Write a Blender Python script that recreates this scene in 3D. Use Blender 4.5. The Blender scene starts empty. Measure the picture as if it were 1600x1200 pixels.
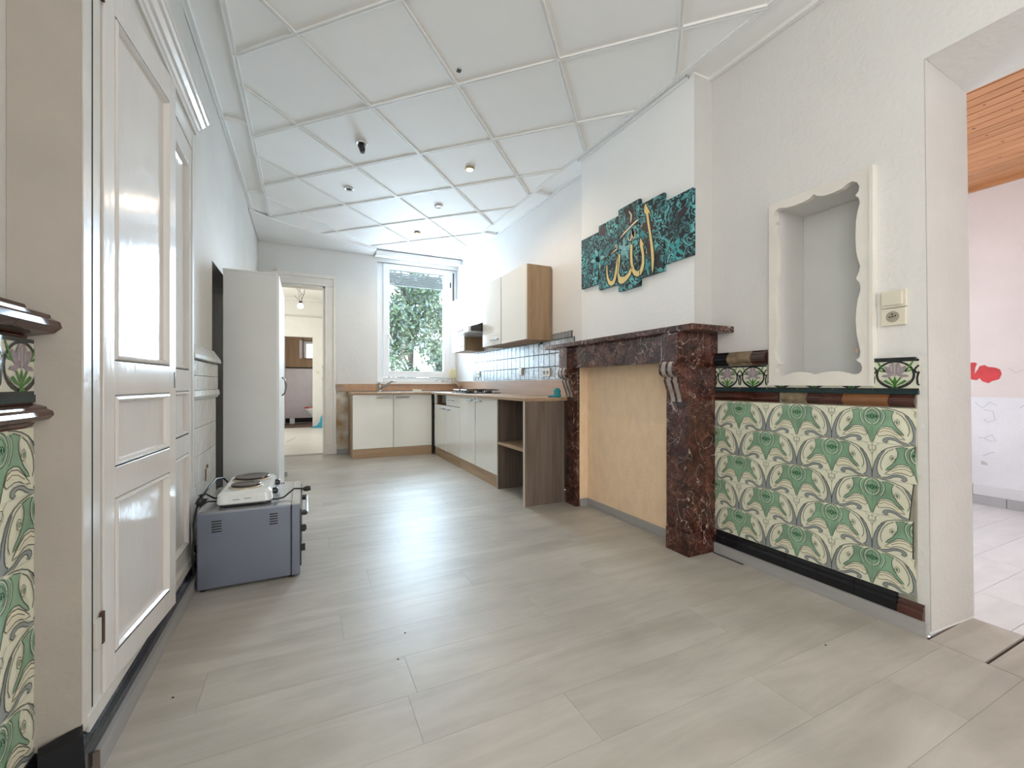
import bpy, bmesh, math, random
from math import sin, cos, pi, radians
from mathutils import Vector, Matrix
from mathutils.geometry import tessellate_polygon
random.seed(7)
sc = bpy.context.scene
COL = sc.collection

# ------------------------------------------------------------------ camera, sky, lights, exposure
YAW = 0.448
F = 675.0
cam_d = bpy.data.cameras.new('camera'); cam = bpy.data.objects.new('camera', cam_d); COL.objects.link(cam)
cam_d.sensor_width = 36; cam_d.lens = 36 * F / 1600; cam_d.clip_start = 0.02
cam.location = (0, 0, 1.0); cam.rotation_euler = (pi / 2, 0, -YAW)
sc.camera = cam
sc.view_settings.view_transform = 'Standard'; sc.view_settings.look = 'None'
sc.view_settings.gamma = 1; sc.view_settings.use_curve_mapping = False
sc.view_settings.exposure = 0.84

w = bpy.data.worlds.new('sky'); sc.world = w; w.use_nodes = True
nt = w.node_tree; bg = nt.nodes['Background']
tc = nt.nodes.new('ShaderNodeTexCoord'); sp = nt.nodes.new('ShaderNodeSeparateXYZ'); rp = nt.nodes.new('ShaderNodeValToRGB')
nt.links.new(tc.outputs['Generated'], sp.inputs[0]); nt.links.new(sp.outputs['Z'], rp.inputs[0]); nt.links.new(rp.outputs[0], bg.inputs[0])
rp.color_ramp.elements[0].position = 0.0; rp.color_ramp.elements[0].color = (0.86, 0.93, 1, 1)
rp.color_ramp.elements[1].position = 0.7; rp.color_ramp.elements[1].color = (0.50, 0.72, 1, 1)
bg.inputs[1].default_value = 3.6

def area(name, loc, rot, sx, sy, power, col=(1, 1, 1), portal=False, spread=pi):
    l = bpy.data.lights.new(name, 'AREA'); l.shape = 'RECTANGLE'; l.size = sx; l.size_y = sy; l.energy = power; l.color = col
    l.spread = spread
    if portal: l.cycles.is_portal = True
    o = bpy.data.objects.new(name, l); COL.objects.link(o); o.location = loc; o.rotation_euler = rot
    return o
# daylight: the kitchen window (portal for the sky), an assumed daylight lamp in the side room, no window built;
# front, left, side room far wall and annex lamps are added fill, no windows
area('sky_portal', (1.6, 6.86, 1.98), (-pi / 2, 0, 0), 1.1, 1.9, 1, portal=True)
area('front_fill_light', (0.9, -5.3, 1.65), (pi / 2, 0, 0), 2.4, 2.2, 52, (1.0, 0.975, 0.94))  # added fill from behind the camera, no window in that wall
area('left_fill_light', (-.60, -.72, 1.7), (pi / 2, 0, -pi / 2), 1.25, 1.9, 24, (1.0, 0.985, 0.96))  # added fill lamp brightening the right wall; the left wall is solid
area('side_room_assumed_light', (3.8, 2.57, 1.5), (-pi / 2, 0, 0), 1.5, 1.7, 21, (0.80, 0.88, 1.0))  # assumed daylight source hidden past the jamb; lamp added before a solid wall
area('side_room_fill_light', (5.05, -.7, 1.6), (pi / 2, 0, pi / 2), 1.8, 1.7, 26, (0.95, 0.96, 1.0))  # added fill shining through the opening, far wall has no window
area('kitchen_window_light', (1.6, 6.835, 1.98), (radians(-82), 0, 0), 0.84, 1.5, 66, (0.62, 0.80, 1.0))
area('annex_fill_light', (-1.95, 9.2, 1.6), (pi / 2, 0, -pi / 2), 1.6, 1.6, 34, (1.0, 0.98, 0.95))  # added off-view fill for the annex, no window built

# ------------------------------------------------------------------ helpers
def ray(px, py):
    a = (px - 800) / F; b = -(py - 600) / F
    S, C = sin(YAW), cos(YAW)
    return Vector((a * C + S, C - a * S, b))
def on(ax, v, px, py):                      # a measured pixel turned into a point on a wall plane
    r = ray(px, py); o = Vector((0, 0, 1.0)); i = 'xyz'.index(ax); return o + r * ((v - o[i]) / r[i])
def zc(y): return 2.82 + 0.0205 * y         # the old ceiling drops a little towards the street side

MC = {}
def mat(name, col, rough=0.5, metal=0.0, var=0.0, vscale=6.0, bump=0.0, bscale=60.0, spec=0.5, rnd=0.0, coat=0.0, col2=None, stretch=(1, 1, 1), emit=None, es=0):
    if name in MC: return MC[name]
    m = bpy.data.materials.new(name); m.use_nodes = True; n = m.node_tree; L = n.links.new
    b = n.nodes['Principled BSDF']
    b.inputs['Base Color'].default_value = (*col, 1); b.inputs['Roughness'].default_value = rough
    b.inputs['Metallic'].default_value = metal; b.inputs['Specular IOR Level'].default_value = spec
    if coat: b.inputs['Coat Weight'].default_value = coat; b.inputs['Coat Roughness'].default_value = 0.06
    if emit: b.inputs['Emission Color'].default_value = (*emit, 1); b.inputs['Emission Strength'].default_value = es
    g = n.nodes.new('ShaderNodeNewGeometry'); mp = n.nodes.new('ShaderNodeMapping'); mp.inputs['Scale'].default_value = stretch
    L(g.outputs['Position'], mp.inputs['Vector'])
    if var or col2:
        t = n.nodes.new('ShaderNodeTexNoise'); t.inputs['Scale'].default_value = vscale; t.inputs['Detail'].default_value = 5
        L(mp.outputs[0], t.inputs['Vector'])
        r = n.nodes.new('ShaderNodeValToRGB'); c2 = col2 or tuple(max(0, c * (1 - var)) for c in col)
        r.color_ramp.elements[0].position = 0.35; r.color_ramp.elements[1].position = 0.65
        r.color_ramp.elements[0].color = (*c2, 1); r.color_ramp.elements[1].color = (*col, 1)
        L(t.outputs['Fac'], r.inputs[0]); src = r.outputs[0]
        if rnd:
            oi = n.nodes.new('ShaderNodeObjectInfo'); h = n.nodes.new('ShaderNodeHueSaturation'); mr = n.nodes.new('ShaderNodeMapRange')
            mr.inputs['To Min'].default_value = 1 - rnd; mr.inputs['To Max'].default_value = 1 + rnd
            L(oi.outputs['Random'], mr.inputs['Value']); L(mr.outputs[0], h.inputs['Value']); L(src, h.inputs['Color']); src = h.outputs[0]
        L(src, b.inputs['Base Color'])
    if bump:
        t2 = n.nodes.new('ShaderNodeTexNoise'); t2.inputs['Scale'].default_value = bscale; t2.inputs['Detail'].default_value = 3
        L(mp.outputs[0], t2.inputs['Vector']); bp = n.nodes.new('ShaderNodeBump'); bp.inputs['Strength'].default_value = bump
        bp.inputs['Distance'].default_value = 0.01
        L(t2.outputs['Fac'], bp.inputs['Height']); L(bp.outputs[0], b.inputs['Normal'])
    MC[name] = m; return m

def wood(name, c1, c2, axis, rough=0.45, scale=9.0, rnd=0.06, detail=8, squeeze=0.08, spec=0.4, patchy=0.0, seams=None):
    if name in MC: return MC[name]
    m = bpy.data.materials.new(name); m.use_nodes = True; n = m.node_tree; L = n.links.new; b = n.nodes['Principled BSDF']
    b.inputs['Roughness'].default_value = rough; b.inputs['Specular IOR Level'].default_value = spec
    g = n.nodes.new('ShaderNodeNewGeometry'); mp = n.nodes.new('ShaderNodeMapping'); s = [1, 1, 1]; s['xyz'.index(axis)] = squeeze
    mp.inputs['Scale'].default_value = s
    oi = n.nodes.new('ShaderNodeObjectInfo'); va = n.nodes.new('ShaderNodeVectorMath'); va.operation = 'SCALE'
    cx = n.nodes.new('ShaderNodeCombineXYZ')
    for k in range(3): L(oi.outputs['Random'], cx.inputs[k])
    va.inputs['Scale'].default_value = 37.0; L(cx.outputs[0], va.inputs[0])
    ad = n.nodes.new('ShaderNodeVectorMath'); ad.operation = 'ADD'; L(g.outputs['Position'], ad.inputs[0]); L(va.outputs[0], ad.inputs[1]); L(ad.outputs[0], mp.inputs[0])
    t = n.nodes.new('ShaderNodeTexNoise'); t.inputs['Scale'].default_value = scale; t.inputs['Detail'].default_value = detail
    t.inputs['Roughness'].default_value = 0.65; t.inputs['Distortion'].default_value = 0.6
    L(mp.outputs[0], t.inputs['Vector'])
    r = n.nodes.new('ShaderNodeValToRGB'); r.color_ramp.elements[0].position = 0.3; r.color_ramp.elements[1].position = 0.7
    r.color_ramp.elements[0].color = (*c1, 1); r.color_ramp.elements[1].color = (*c2, 1); L(t.outputs['Fac'], r.inputs[0])
    h = n.nodes.new('ShaderNodeHueSaturation'); mr = n.nodes.new('ShaderNodeMapRange'); mr.inputs['To Min'].default_value = 1 - rnd; mr.inputs['To Max'].default_value = 1 + rnd
    L(oi.outputs['Random'], mr.inputs['Value']); L(mr.outputs[0], h.inputs['Value']); L(r.outputs[0], h.inputs['Color']); src = h.outputs[0]
    if patchy:
        t3 = n.nodes.new('ShaderNodeTexNoise'); t3.inputs['Scale'].default_value = 2.2; t3.inputs['Detail'].default_value = 4; L(g.outputs['Position'], t3.inputs['Vector'])
        m3 = n.nodes.new('ShaderNodeMapRange'); m3.inputs['From Min'].default_value = .35; m3.inputs['From Max'].default_value = .65; m3.inputs['To Min'].default_value = 1 - patchy; m3.inputs['To Max'].default_value = 1 + patchy
        h3 = n.nodes.new('ShaderNodeHueSaturation'); L(t3.outputs['Fac'], m3.inputs['Value']); L(m3.outputs[0], h3.inputs['Value']); L(src, h3.inputs['Color']); src = h3.outputs[0]
    L(src, b.inputs['Base Color'])
    bp = n.nodes.new('ShaderNodeBump'); bp.inputs['Strength'].default_value = 0.12; bp.inputs['Distance'].default_value = 0.004
    L(t.outputs['Fac'], bp.inputs['Height']); L(bp.outputs[0], b.inputs['Normal'])
    MC[name] = m; return m

def marble():
    m = bpy.data.materials.new('red_marble'); m.use_nodes = True; n = m.node_tree; L = n.links.new; b = n.nodes['Principled BSDF']
    b.inputs['Roughness'].default_value = 0.22; b.inputs['Specular IOR Level'].default_value = 0.6
    g = n.nodes.new('ShaderNodeNewGeometry')
    def noise(scale, det, dis=0.0, off=0):
        t = n.nodes.new('ShaderNodeTexNoise'); t.inputs['Scale'].default_value = scale; t.inputs['Detail'].default_value = det; t.inputs['Distortion'].default_value = dis
        mp = n.nodes.new('ShaderNodeMapping'); mp.inputs['Location'].default_value = (off, off * 1.7, off * .3); L(g.outputs['Position'], mp.inputs[0]); L(mp.outputs[0], t.inputs['Vector']); return t.outputs['Fac']
    r = n.nodes.new('ShaderNodeValToRGB'); e = r.color_ramp.elements
    e[0].position = 0.32; e[0].color = (0.022, 0.005, 0.004, 1); e[1].position = 0.74; e[1].color = (0.155, 0.062, 0.042, 1)
    k = e.new(0.52); k.color = (0.056, 0.015, 0.010, 1)
    L(noise(13, 9, .7), r.inputs[0]); src = r.outputs[0]
    for (sc_, dis, wd, off, colr, amt) in ((4.2, 2.2, 0.0075, 3, (0.66, 0.54, 0.47, 1), .95), (13, 1.5, 0.012, 9, (0.42, 0.24, 0.18, 1), .7), (30, 1.0, 0.020, 21, (0.30, 0.15, 0.11, 1), .5)):
        f = noise(sc_, 3, dis, off)
        s = n.nodes.new('ShaderNodeMath'); s.operation = 'SUBTRACT'; s.inputs[1].default_value = 0.5; L(f, s.inputs[0])
        a = n.nodes.new('ShaderNodeMath'); a.operation = 'ABSOLUTE'; L(s.outputs[0], a.inputs[0])
        mr = n.nodes.new('ShaderNodeMapRange'); mr.inputs['From Min'].default_value = 0; mr.inputs['From Max'].default_value = wd; mr.inputs['To Min'].default_value = 1; mr.inputs['To Max'].default_value = 0
        L(a.outputs[0], mr.inputs['Value'])
        mk = n.nodes.new('ShaderNodeMapRange'); mk.inputs['From Min'].default_value = .44; mk.inputs['From Max'].default_value = .54; mk.inputs['To Max'].default_value = amt; L(noise(5, 2, 0, off + 30), mk.inputs['Value'])
        mu = n.nodes.new('ShaderNodeMath'); mu.operation = 'MULTIPLY'; L(mr.outputs[0], mu.inputs[0]); L(mk.outputs[0], mu.inputs[1])
        mx = n.nodes.new('ShaderNodeMix'); mx.data_type = 'RGBA'; L(mu.outputs[0], mx.inputs['Factor']); L(src, mx.inputs[6]); mx.inputs[7].default_value = colr; src = mx.outputs[2]
    L(src, b.inputs['Base Color']); return m

def teal():
    m = bpy.data.materials.new('teal_damask_print'); m.use_nodes = True; n = m.node_tree; L = n.links.new; b = n.nodes['Principled BSDF']
    b.inputs['Roughness'].default_value = 0.55
    g = n.nodes.new('ShaderNodeNewGeometry')
    no = n.nodes.new('ShaderNodeTexNoise'); no.inputs['Scale'].default_value = 9; no.inputs['Detail'].default_value = 2; L(g.outputs['Position'], no.inputs['Vector'])
    ad = n.nodes.new('ShaderNodeVectorMath'); ad.operation = 'MULTIPLY_ADD'; L(no.outputs['Color'], ad.inputs[0]); ad.inputs[1].default_value = (.22, .22, .22); L(g.outputs['Position'], ad.inputs[2])
    v = n.nodes.new('ShaderNodeTexVoronoi'); v.feature = 'SMOOTH_F1'; v.inputs['Scale'].default_value = 17; L(ad.outputs[0], v.inputs['Vector'])
    ml = n.nodes.new('ShaderNodeMath'); ml.operation = 'MULTIPLY'; ml.inputs[1].default_value = 26; L(v.outputs['Distance'], ml.inputs[0])
    si = n.nodes.new('ShaderNodeMath'); si.operation = 'SINE'; L(ml.outputs[0], si.inputs[0])
    mr = n.nodes.new('ShaderNodeMapRange'); mr.inputs['From Min'].default_value = -1; L(si.outputs[0], mr.inputs['Value'])
    r = n.nodes.new('ShaderNodeValToRGB'); e = r.color_ramp.elements
    e[0].position = .38; e[0].color = (0.004, 0.012, 0.016, 1); e[1].position = .85; e[1].color = (0.14, 0.50, 0.52, 1)
    k = e.new(.55); k.color = (0.012, 0.20, 0.21, 1)
    L(mr.outputs[0], r.inputs[0])
    n2 = n.nodes.new('ShaderNodeTexNoise'); n2.inputs['Scale'].default_value = 5; L(g.outputs['Position'], n2.inputs['Vector'])
    m2 = n.nodes.new('ShaderNodeMapRange'); m2.inputs['From Min'].default_value = .38; m2.inputs['From Max'].default_value = .58; L(n2.outputs['Fac'], m2.inputs['Value'])
    mx = n.nodes.new('ShaderNodeMix'); mx.data_type = 'RGBA'; mx.blend_type = 'MULTIPLY'; L(r.outputs[0], mx.inputs[6]); mx.inputs[7].default_value = (.12, .12, .16, 1)
    iv = n.nodes.new('ShaderNodeMath'); iv.operation = 'SUBTRACT'; iv.inputs[0].default_value = .8; L(m2.outputs[0], iv.inputs[1]); L(iv.outputs[0], mx.inputs['Factor'])
    L(mx.outputs[2], b.inputs['Base Color']); return m

def glass():
    m = bpy.data.materials.new('window_glass'); m.use_nodes = True; n = m.node_tree; n.nodes.clear()
    o = n.nodes.new('ShaderNodeOutputMaterial'); t = n.nodes.new('ShaderNodeBsdfTransparent'); gl = n.nodes.new('ShaderNodeBsdfGlossy'); gl.inputs['Roughness'].default_value = 0.02
    fr = n.nodes.new('ShaderNodeFresnel'); mx = n.nodes.new('ShaderNodeMixShader'); t.inputs[0].default_value = (.96, .98, .97, 1)
    n.links.new(fr.outputs[0], mx.inputs[0]); n.links.new(t.outputs[0], mx.inputs[1]); n.links.new(gl.outputs[0], mx.inputs[2]); n.links.new(mx.outputs[0], o.inputs[0]); return m

WL = {}
class MB:
    def __init__(s): s.v = []; s.f = []; s.m = []
    def add(s, vs, fs, mi=0):
        o = len(s.v); s.v += [tuple(v) for v in vs]
        for f in fs: s.f.append([i + o for i in f]); s.m.append(mi)
        return s
    def box(s, x0, x1, y0, y1, z0, z1, mi=0):
        x0, x1 = min(x0, x1), max(x0, x1); y0, y1 = min(y0, y1), max(y0, y1); z0, z1 = min(z0, z1), max(z0, z1)
        return s.add([(x0, y0, z0), (x1, y0, z0), (x1, y1, z0), (x0, y1, z0), (x0, y0, z1), (x1, y0, z1), (x1, y1, z1), (x0, y1, z1)],
                     [(3, 2, 1, 0), (4, 5, 6, 7), (0, 1, 5, 4), (1, 2, 6, 5), (2, 3, 7, 6), (3, 0, 4, 7)], mi)
    def hexa(s, bot, top, mi=0):
        return s.add(list(bot) + list(top), [(3, 2, 1, 0), (4, 5, 6, 7), (0, 1, 5, 4), (1, 2, 6, 5), (2, 3, 7, 6), (3, 0, 4, 7)], mi)
    def prism(s, poly, fn, a, b, mi=0, side=None):      # poly of 2D points, fn(p, t) -> xyz
        n = len(poly); tris = tessellate_polygon([[Vector((p[0], p[1], 0)) for p in poly]])
        vs = [fn(p, a) for p in poly] + [fn(p, b) for p in poly]
        fs = [tuple(t) for t in tris] + [tuple(i + n for i in reversed(t)) for t in tris]
        s.add(vs, fs, mi); o = len(s.v) - 2 * n
        for i in range(n):
            j = (i + 1) % n; s.f.append([o + i, o + j, o + n + j, o + n + i]); s.m.append(mi if side is None else side)
        return s
    def flat(s, poly, fn, mi=0):
        tris = tessellate_polygon([[Vector((p[0], p[1], 0)) for p in poly]])
        return s.add([fn(p) for p in poly], [tuple(t) for t in tris], mi)
    def ribbon(s, pts, wd, fn, mi=0, taper=False):
        P = [Vector(p) for p in pts]; n = len(P); l = []; r = []
        for i in range(n):
            d = (P[min(i + 1, n - 1)] - P[max(i - 1, 0)]); d = d.normalized() if d.length > 1e-9 else Vector((1, 0)); q = Vector((-d.y, d.x)) * wd / 2
            if taper: q *= max(.15, sin(pi * (i + .3) / (n - .4)))
            l.append(fn(P[i] + q)); r.append(fn(P[i] - q))
        return s.add(l + r, [(i, i + 1, n + i + 1, n + i) for i in range(n - 1)], mi)
    def tube(s, path, r, seg=8, mi=0, cap=True):
        P = [Vector(p) for p in path]; n = len(P); R = r if isinstance(r, (list, tuple)) else [r] * n
        vs = []; up = Vector((0, 0, 1))
        for i in range(n):
            t = (P[min(i + 1, n - 1)] - P[max(i - 1, 0)]).normalized()
            a = t.cross(up if abs(t.z) < .95 else Vector((0, 1, 0))).normalized(); b = t.cross(a)
            for k in range(seg): an = 2 * pi * k / seg; vs.append(P[i] + (a * cos(an) + b * sin(an)) * R[i])
        fs = [(i * seg + k, i * seg + (k + 1) % seg, (i + 1) * seg + (k + 1) % seg, (i + 1) * seg + k) for i in range(n - 1) for k in range(seg)]
        if cap: fs += [tuple(range(seg)), tuple((n - 1) * seg + k for k in reversed(range(seg)))]
        return s.add(vs, fs, mi)
    def cyl(s, a, b, r, seg=16, mi=0): return s.tube([a, b], r, seg, mi)
    def lathe(s, prof, c, seg=24, mi=0):                # prof (r, z), about vertical axis at c
        n = len(prof); vs = [(c[0] + r * cos(2 * pi * k / seg), c[1] + r * sin(2 * pi * k / seg), c[2] + z) for r, z in prof for k in range(seg)]
        fs = [(i * seg + k, i * seg + (k + 1) % seg, (i + 1) * seg + (k + 1) % seg, (i + 1) * seg + k) for i in range(n - 1) for k in range(seg)]
        fs += [tuple(reversed(range(seg))), tuple((n - 1) * seg + k for k in range(seg))]
        return s.add(vs, fs, mi)
    def build(s, name, mats, parent=None, smooth=False, bevel=0, kind=None, origin=None, xf=None):
        if xf: s.v = [tuple(xf(Vector(v))) for v in s.v]
        if origin is None:
            xs, ys, zs = zip(*s.v); origin = ((min(xs) + max(xs)) / 2, (min(ys) + max(ys)) / 2, min(zs))
        origin = Vector(origin)
        me = bpy.data.meshes.new(name); me.from_pydata([Vector(v) - origin for v in s.v], [], s.f)
        if not isinstance(mats, (list, tuple)): mats = [mats]
        for m in mats: me.materials.append(m)
        me.polygons.foreach_set('material_index', s.m)
        bm = bmesh.new(); bm.from_mesh(me); bmesh.ops.recalc_face_normals(bm, faces=bm.faces)
        bm.to_mesh(me); bm.free()
        if smooth: me.polygons.foreach_set('use_smooth', [True] * len(me.polygons))
        o = bpy.data.objects.new(name, me); COL.objects.link(o)
        if bevel:
            md = o.modifiers.new('bevel', 'BEVEL'); md.width = bevel; md.segments = 2; md.limit_method = 'ANGLE'; md.angle_limit = radians(50)
        WL[o.name] = origin
        if parent is not None: o.parent = parent; o.location = origin - WL[parent.name]
        else: o.location = origin
        if kind: o['kind'] = kind
        return o
def inst(src, parent, origin, rot=None, name=None):
    o = src.copy(); COL.objects.link(o); WL[o.name] = Vector(origin)
    o.parent = parent; o.location = Vector(origin) - (WL[parent.name] if parent else Vector((0, 0, 0)))
    if rot: o.rotation_euler = rot
    return o
def thing(name, label, cat, loc, group=None):
    o = bpy.data.objects.new(name, None); COL.objects.link(o); o.location = loc; o.empty_display_size = .1
    o['label'] = label; o['category'] = cat
    if group: o['group'] = group
    WL[o.name] = Vector(loc); return o
def tag(o, label, cat, group=None):
    o['label'] = label; o['category'] = cat
    if group: o['group'] = group
    return o
def struct(name, loc=(0, 0, 0)):
    o = bpy.data.objects.new(name, None); COL.objects.link(o); o.location = loc; o['kind'] = 'structure'; WL[o.name] = Vector(loc); return o
def B(*a): return MB().box(*a)

# ------------------------------------------------------------------ materials
wallm = mat('wall_paint', (0.86, 0.855, 0.84), 0.7, var=0.035, vscale=2.5, bump=0.25, bscale=45)
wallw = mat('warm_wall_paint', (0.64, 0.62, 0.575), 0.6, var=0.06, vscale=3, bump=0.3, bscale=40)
ceilm = mat('ceiling_board', (0.90, 0.895, 0.88), 0.75, var=0.02, vscale=4, rnd=0.02)
battm = mat('batten_paint', (0.86, 0.86, 0.85), 0.5)
gloss = mat('gloss_door_paint', (0.72, 0.69, 0.655), 0.13, var=0.05, vscale=4, bump=0.10, bscale=26, stretch=(1, 1, .3), spec=.55)
framep = mat('frame_paint', (0.68, 0.65, 0.60), 0.28, var=0.08, vscale=6, bump=0.15, bscale=30)
creamp = mat('cream_trim_paint', (0.80, 0.77, 0.71), 0.35, var=0.06, vscale=8, bump=0.08)
black = mat('black_plastic', (0.012, 0.012, 0.013), 0.3)
darkgap = mat('dark_gap', (0.015, 0.012, 0.01), 0.9)
blackt = mat('black_glazed_tile', (0.010, 0.011, 0.014), 0.14, var=.3, bump=.2, bscale=18, spec=.4)
brownt = mat('brown_glazed_tile', (0.075, 0.020, 0.012), 0.10, var=.5, vscale=9, spec=.8)
orangt = mat('amber_glazed_tile', (0.22, 0.09, 0.03), 0.15, var=.3, spec=.8)
tanp = mat('tan_filler', (0.30, 0.23, 0.14), 0.7, var=.45, vscale=30, bump=.5)
tcream = mat('tile_cream', (0.80, 0.80, 0.63), 0.14, var=.05, rnd=.04, spec=.6)
tgreen = mat('tile_green', (0.27, 0.46, 0.30), 0.14, var=.25, vscale=14, rnd=.08, spec=.6)
tdkgrn = mat('tile_dark_green', (0.015, 0.10, 0.045), 0.14, spec=.6)
tgrey = mat('tile_grey', (0.31, 0.34, 0.34), 0.14, var=.12, spec=.6)
tline = mat('tile_line', (0.07, 0.095, 0.07), 0.2, spec=.6)
twhite = mat('tile_white_line', (0.72, 0.71, 0.60), 0.14, spec=.6)
tpale = mat('tile_pale', (0.80, 0.76, 0.57), 0.14, spec=.6)
tblack = mat('tile_black_line', (0.008, 0.014, 0.014), 0.12, spec=.7)
tmauve = mat('tile_mauve', (0.36, 0.30, 0.33), 0.16, var=.2, vscale=60)
tleaf = mat('tile_leaf', (0.06, 0.20, 0.035), 0.16)
grout = mat('plaster_bed', (0.34, 0.33, 0.26), 0.8, var=.2, vscale=20)
greyw = wood('grey_skirting_wood', (0.30, 0.295, 0.29), (0.41, 0.40, 0.39), 'y', .5, 14, .02)
floorw = wood('laminate_floor', (0.375, 0.345, 0.295), (0.495, 0.47, 0.42), 'x', .40, 9, .015, squeeze=.16, spec=.30, patchy=.09)
oakm = wood('oak_laminate', (0.27, 0.17, 0.095), (0.42, 0.29, 0.175), 'z', .5, 16, .03, squeeze=.06)
oakh = wood('oak_laminate_flat', (0.34, 0.22, 0.13), (0.50, 0.36, 0.23), 'y', .5, 16, .03, squeeze=.06)
oakx = wood('oak_laminate_cross', (0.34, 0.22, 0.13), (0.50, 0.36, 0.23), 'x', .5, 16, .03, squeeze=.06)
oakd = wood('dark_oak_laminate', (0.10, 0.075, 0.058), (0.21, 0.16, 0.13), 'z', .55, 16, .03, squeeze=.06)
splash = wood('splash_board_wood', (0.42, 0.25, 0.155), (0.53, 0.34, 0.22), 'y', .5, 12, .02, squeeze=.06)
edgew = mat('pale_board_edge', (0.62, 0.57, 0.48), .4)
cabw = mat('glossy_white_front', (0.88, 0.875, 0.82), 0.06, spec=.6, coat=.5)
chrome = mat('brushed_steel', (0.55, 0.56, 0.57), 0.28, 1.0)
handm = mat('handle_steel', (0.30, 0.305, 0.31), 0.3, 0.9)
steel = mat('sink_steel', (0.72, 0.73, 0.74), 0.22, 1.0)
upvc = mat('white_window_plastic', (0.84, 0.86, 0.88), 0.25)
slatm = mat('shutter_plastic', (0.40, 0.41, 0.41), 0.5)
wardm = mat('grey_wardrobe_board', (0.74, 0.75, 0.73), 0.42, var=.03)
wardw = mat('white_wardrobe_door', (0.83, 0.84, 0.84), 0.3)
peach = mat('peach_wallpaper', (0.98, 0.74, 0.50), 0.8, var=.08, vscale=22, bump=.6, bscale=120, stretch=(1, 1, .45))
ovenm = mat('grey_oven_steel', (0.20, 0.225, 0.285), 0.32, .6, var=.06, vscale=5, bump=.06, bscale=4)
ovent = mat('oven_top_steel', (0.52, 0.53, 0.55), 0.25, .6, var=.10, vscale=9)
enamel = mat('white_enamel', (0.78, 0.81, 0.80), 0.15)
platem = mat('hotplate_iron', (0.10, 0.075, 0.07), 0.25, .5, var=.5, vscale=30)
ivory = mat('ivory_plastic', (0.72, 0.68, 0.56), 0.35)
gold = mat('gold_lettering', (0.83, 0.66, 0.27), 0.5)
golds = mat('pale_lettering', (0.78, 0.68, 0.50), 0.5)
inkm = mat('dark_ink', (0.012, 0.012, 0.015), 0.5)
marb = marble(); tealm = teal(); glassm = glass()
sideup = mat('side_room_pink_wall', (0.73, 0.665, 0.635), .8, var=.08, vscale=2.5, bump=.3)
sidelo = mat('side_room_white_wall', (0.78, 0.78, 0.81), .8, var=.08, vscale=4, bump=.3)
redp = mat('red_paint', (0.62, 0.045, 0.05), .6, var=.2, vscale=14)
pinew = wood('pine_cladding', (0.40, 0.165, 0.065), (0.58, 0.28, 0.125), 'y', .4, 14, .10, squeeze=.12)
sfloor = wood('side_room_floor_wood', (0.62, 0.62, 0.62), (0.74, 0.74, 0.74), 'x', .28, 7, .02, squeeze=.2, patchy=.04)
mosaic = mat('silver_mosaic_tile', (0.40, 0.425, 0.44), 0.26, .10, var=.35, vscale=40, bump=.5, bscale=55, rnd=.14)

# ------------------------------------------------------------------ the shell
XL, XR, YB = -0.545, 2.25, 6.70
floor = B(-1.2, 2.25, -5.5, 6.9, -0.12, -0.012).build('floor', mat('subfloor', (0.10, 0.09, 0.08), .9), kind='structure', origin=(0, 0, 0))
PW = 0.2065
y = 1.394 - PW * 8; row = 0
MB().box(-.7, 2.2, -5.4, 1.394 - PW * 8, -.012, 0).build('plank', floorw, floor)['kind'] = 'stuff'
while y < 6.78:
    y1 = min(y + PW, 6.79); x = -1.1 - [0, .52, .9, .25, .7][row % 5] * 1.2
    if row == 9: x = -.30 - 1.24
    if row == 8: x = 0.33 - 1.24
    while x < 2.2:
        x1 = min(x + 1.24, 2.2)
        if x1 > -.62 and x1 - max(x, -.7) > .05:
            B(max(x, -.70) + .0004, x1 - .0004, y + .0004, y1 - .0004, -0.012, 0).build('plank', floorw, floor)
        x += 1.24
    y += PW; row += 1
# threshold piece in the opening, with its dark joint
MB().box(2.201, 2.574, .664, .815, -.012, 0.001).build('plank', floorw, floor)
MB().box(2.201, 2.574, -.55, .652, -.012, 0.001).build('plank', floorw, floor)
MB().box(2.195, 2.60, -.6, .83, -.03, -.008).build('joint_strip', mat('rust_joint', (.05, .02, .012), .8), floor)
for (px, py) in ((622, 1030), (633, 989), (1290, 1008), (270, 1090)):
    c = on('z', 0, px, py); MB().lathe([(.004, 0), (.003, .0012)], (c.x, c.y, 0), 7).build('floor_chip', darkgap, floor)

# back wall with door and window opening
WX0, WX1, WZ0, WZ1 = 0.985, 2.235, 1.0, 2.84
wb = MB()
wb.box(-.75, -.36, YB, YB + .16, 0, 3.05); wb.box(-.36, .262, YB, YB + .16, 2.385, 3.05)
wb.box(.262, WX0, YB, YB + .16, 0, 3.05); wb.box(WX0, WX1, YB, YB + .16, 0, WZ0); wb.box(WX0, WX1, YB, YB + .16, WZ1, 3.05)
wb.box(WX1, 2.6, YB, YB + .16, 0, 3.05)
wall_back = wb.build('wall_back', mat('back_wall_paint', (0.74, 0.735, 0.715), 0.7, var=0.04, vscale=2.5, bump=0.25, bscale=45), kind='structure', origin=(0, YB, 0))
# bare damp patch left of the sink cabinet
MB().box(.40, .60, YB - .004, YB, .06, .895).build('damp_plaster', mat('damp_plaster', (.78, .76, .70), .85, col2=(.42, .27, .12), vscale=5.5, bump=.3), wall_back)
B(.40, .57, YB - .016, YB, 0, .06).build('skirting', greyw, wall_back)
B(.402, 2.25, YB - .03, YB, .895, 1.0).build('splash_board', splash, wall_back)
B(.402, .50, YB - .034, YB - .03, .90, .99).build('bare_adhesive', mat('bare_adhesive', (.45, .33, .27), .9, var=.3, vscale=18), wall_back)

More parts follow.
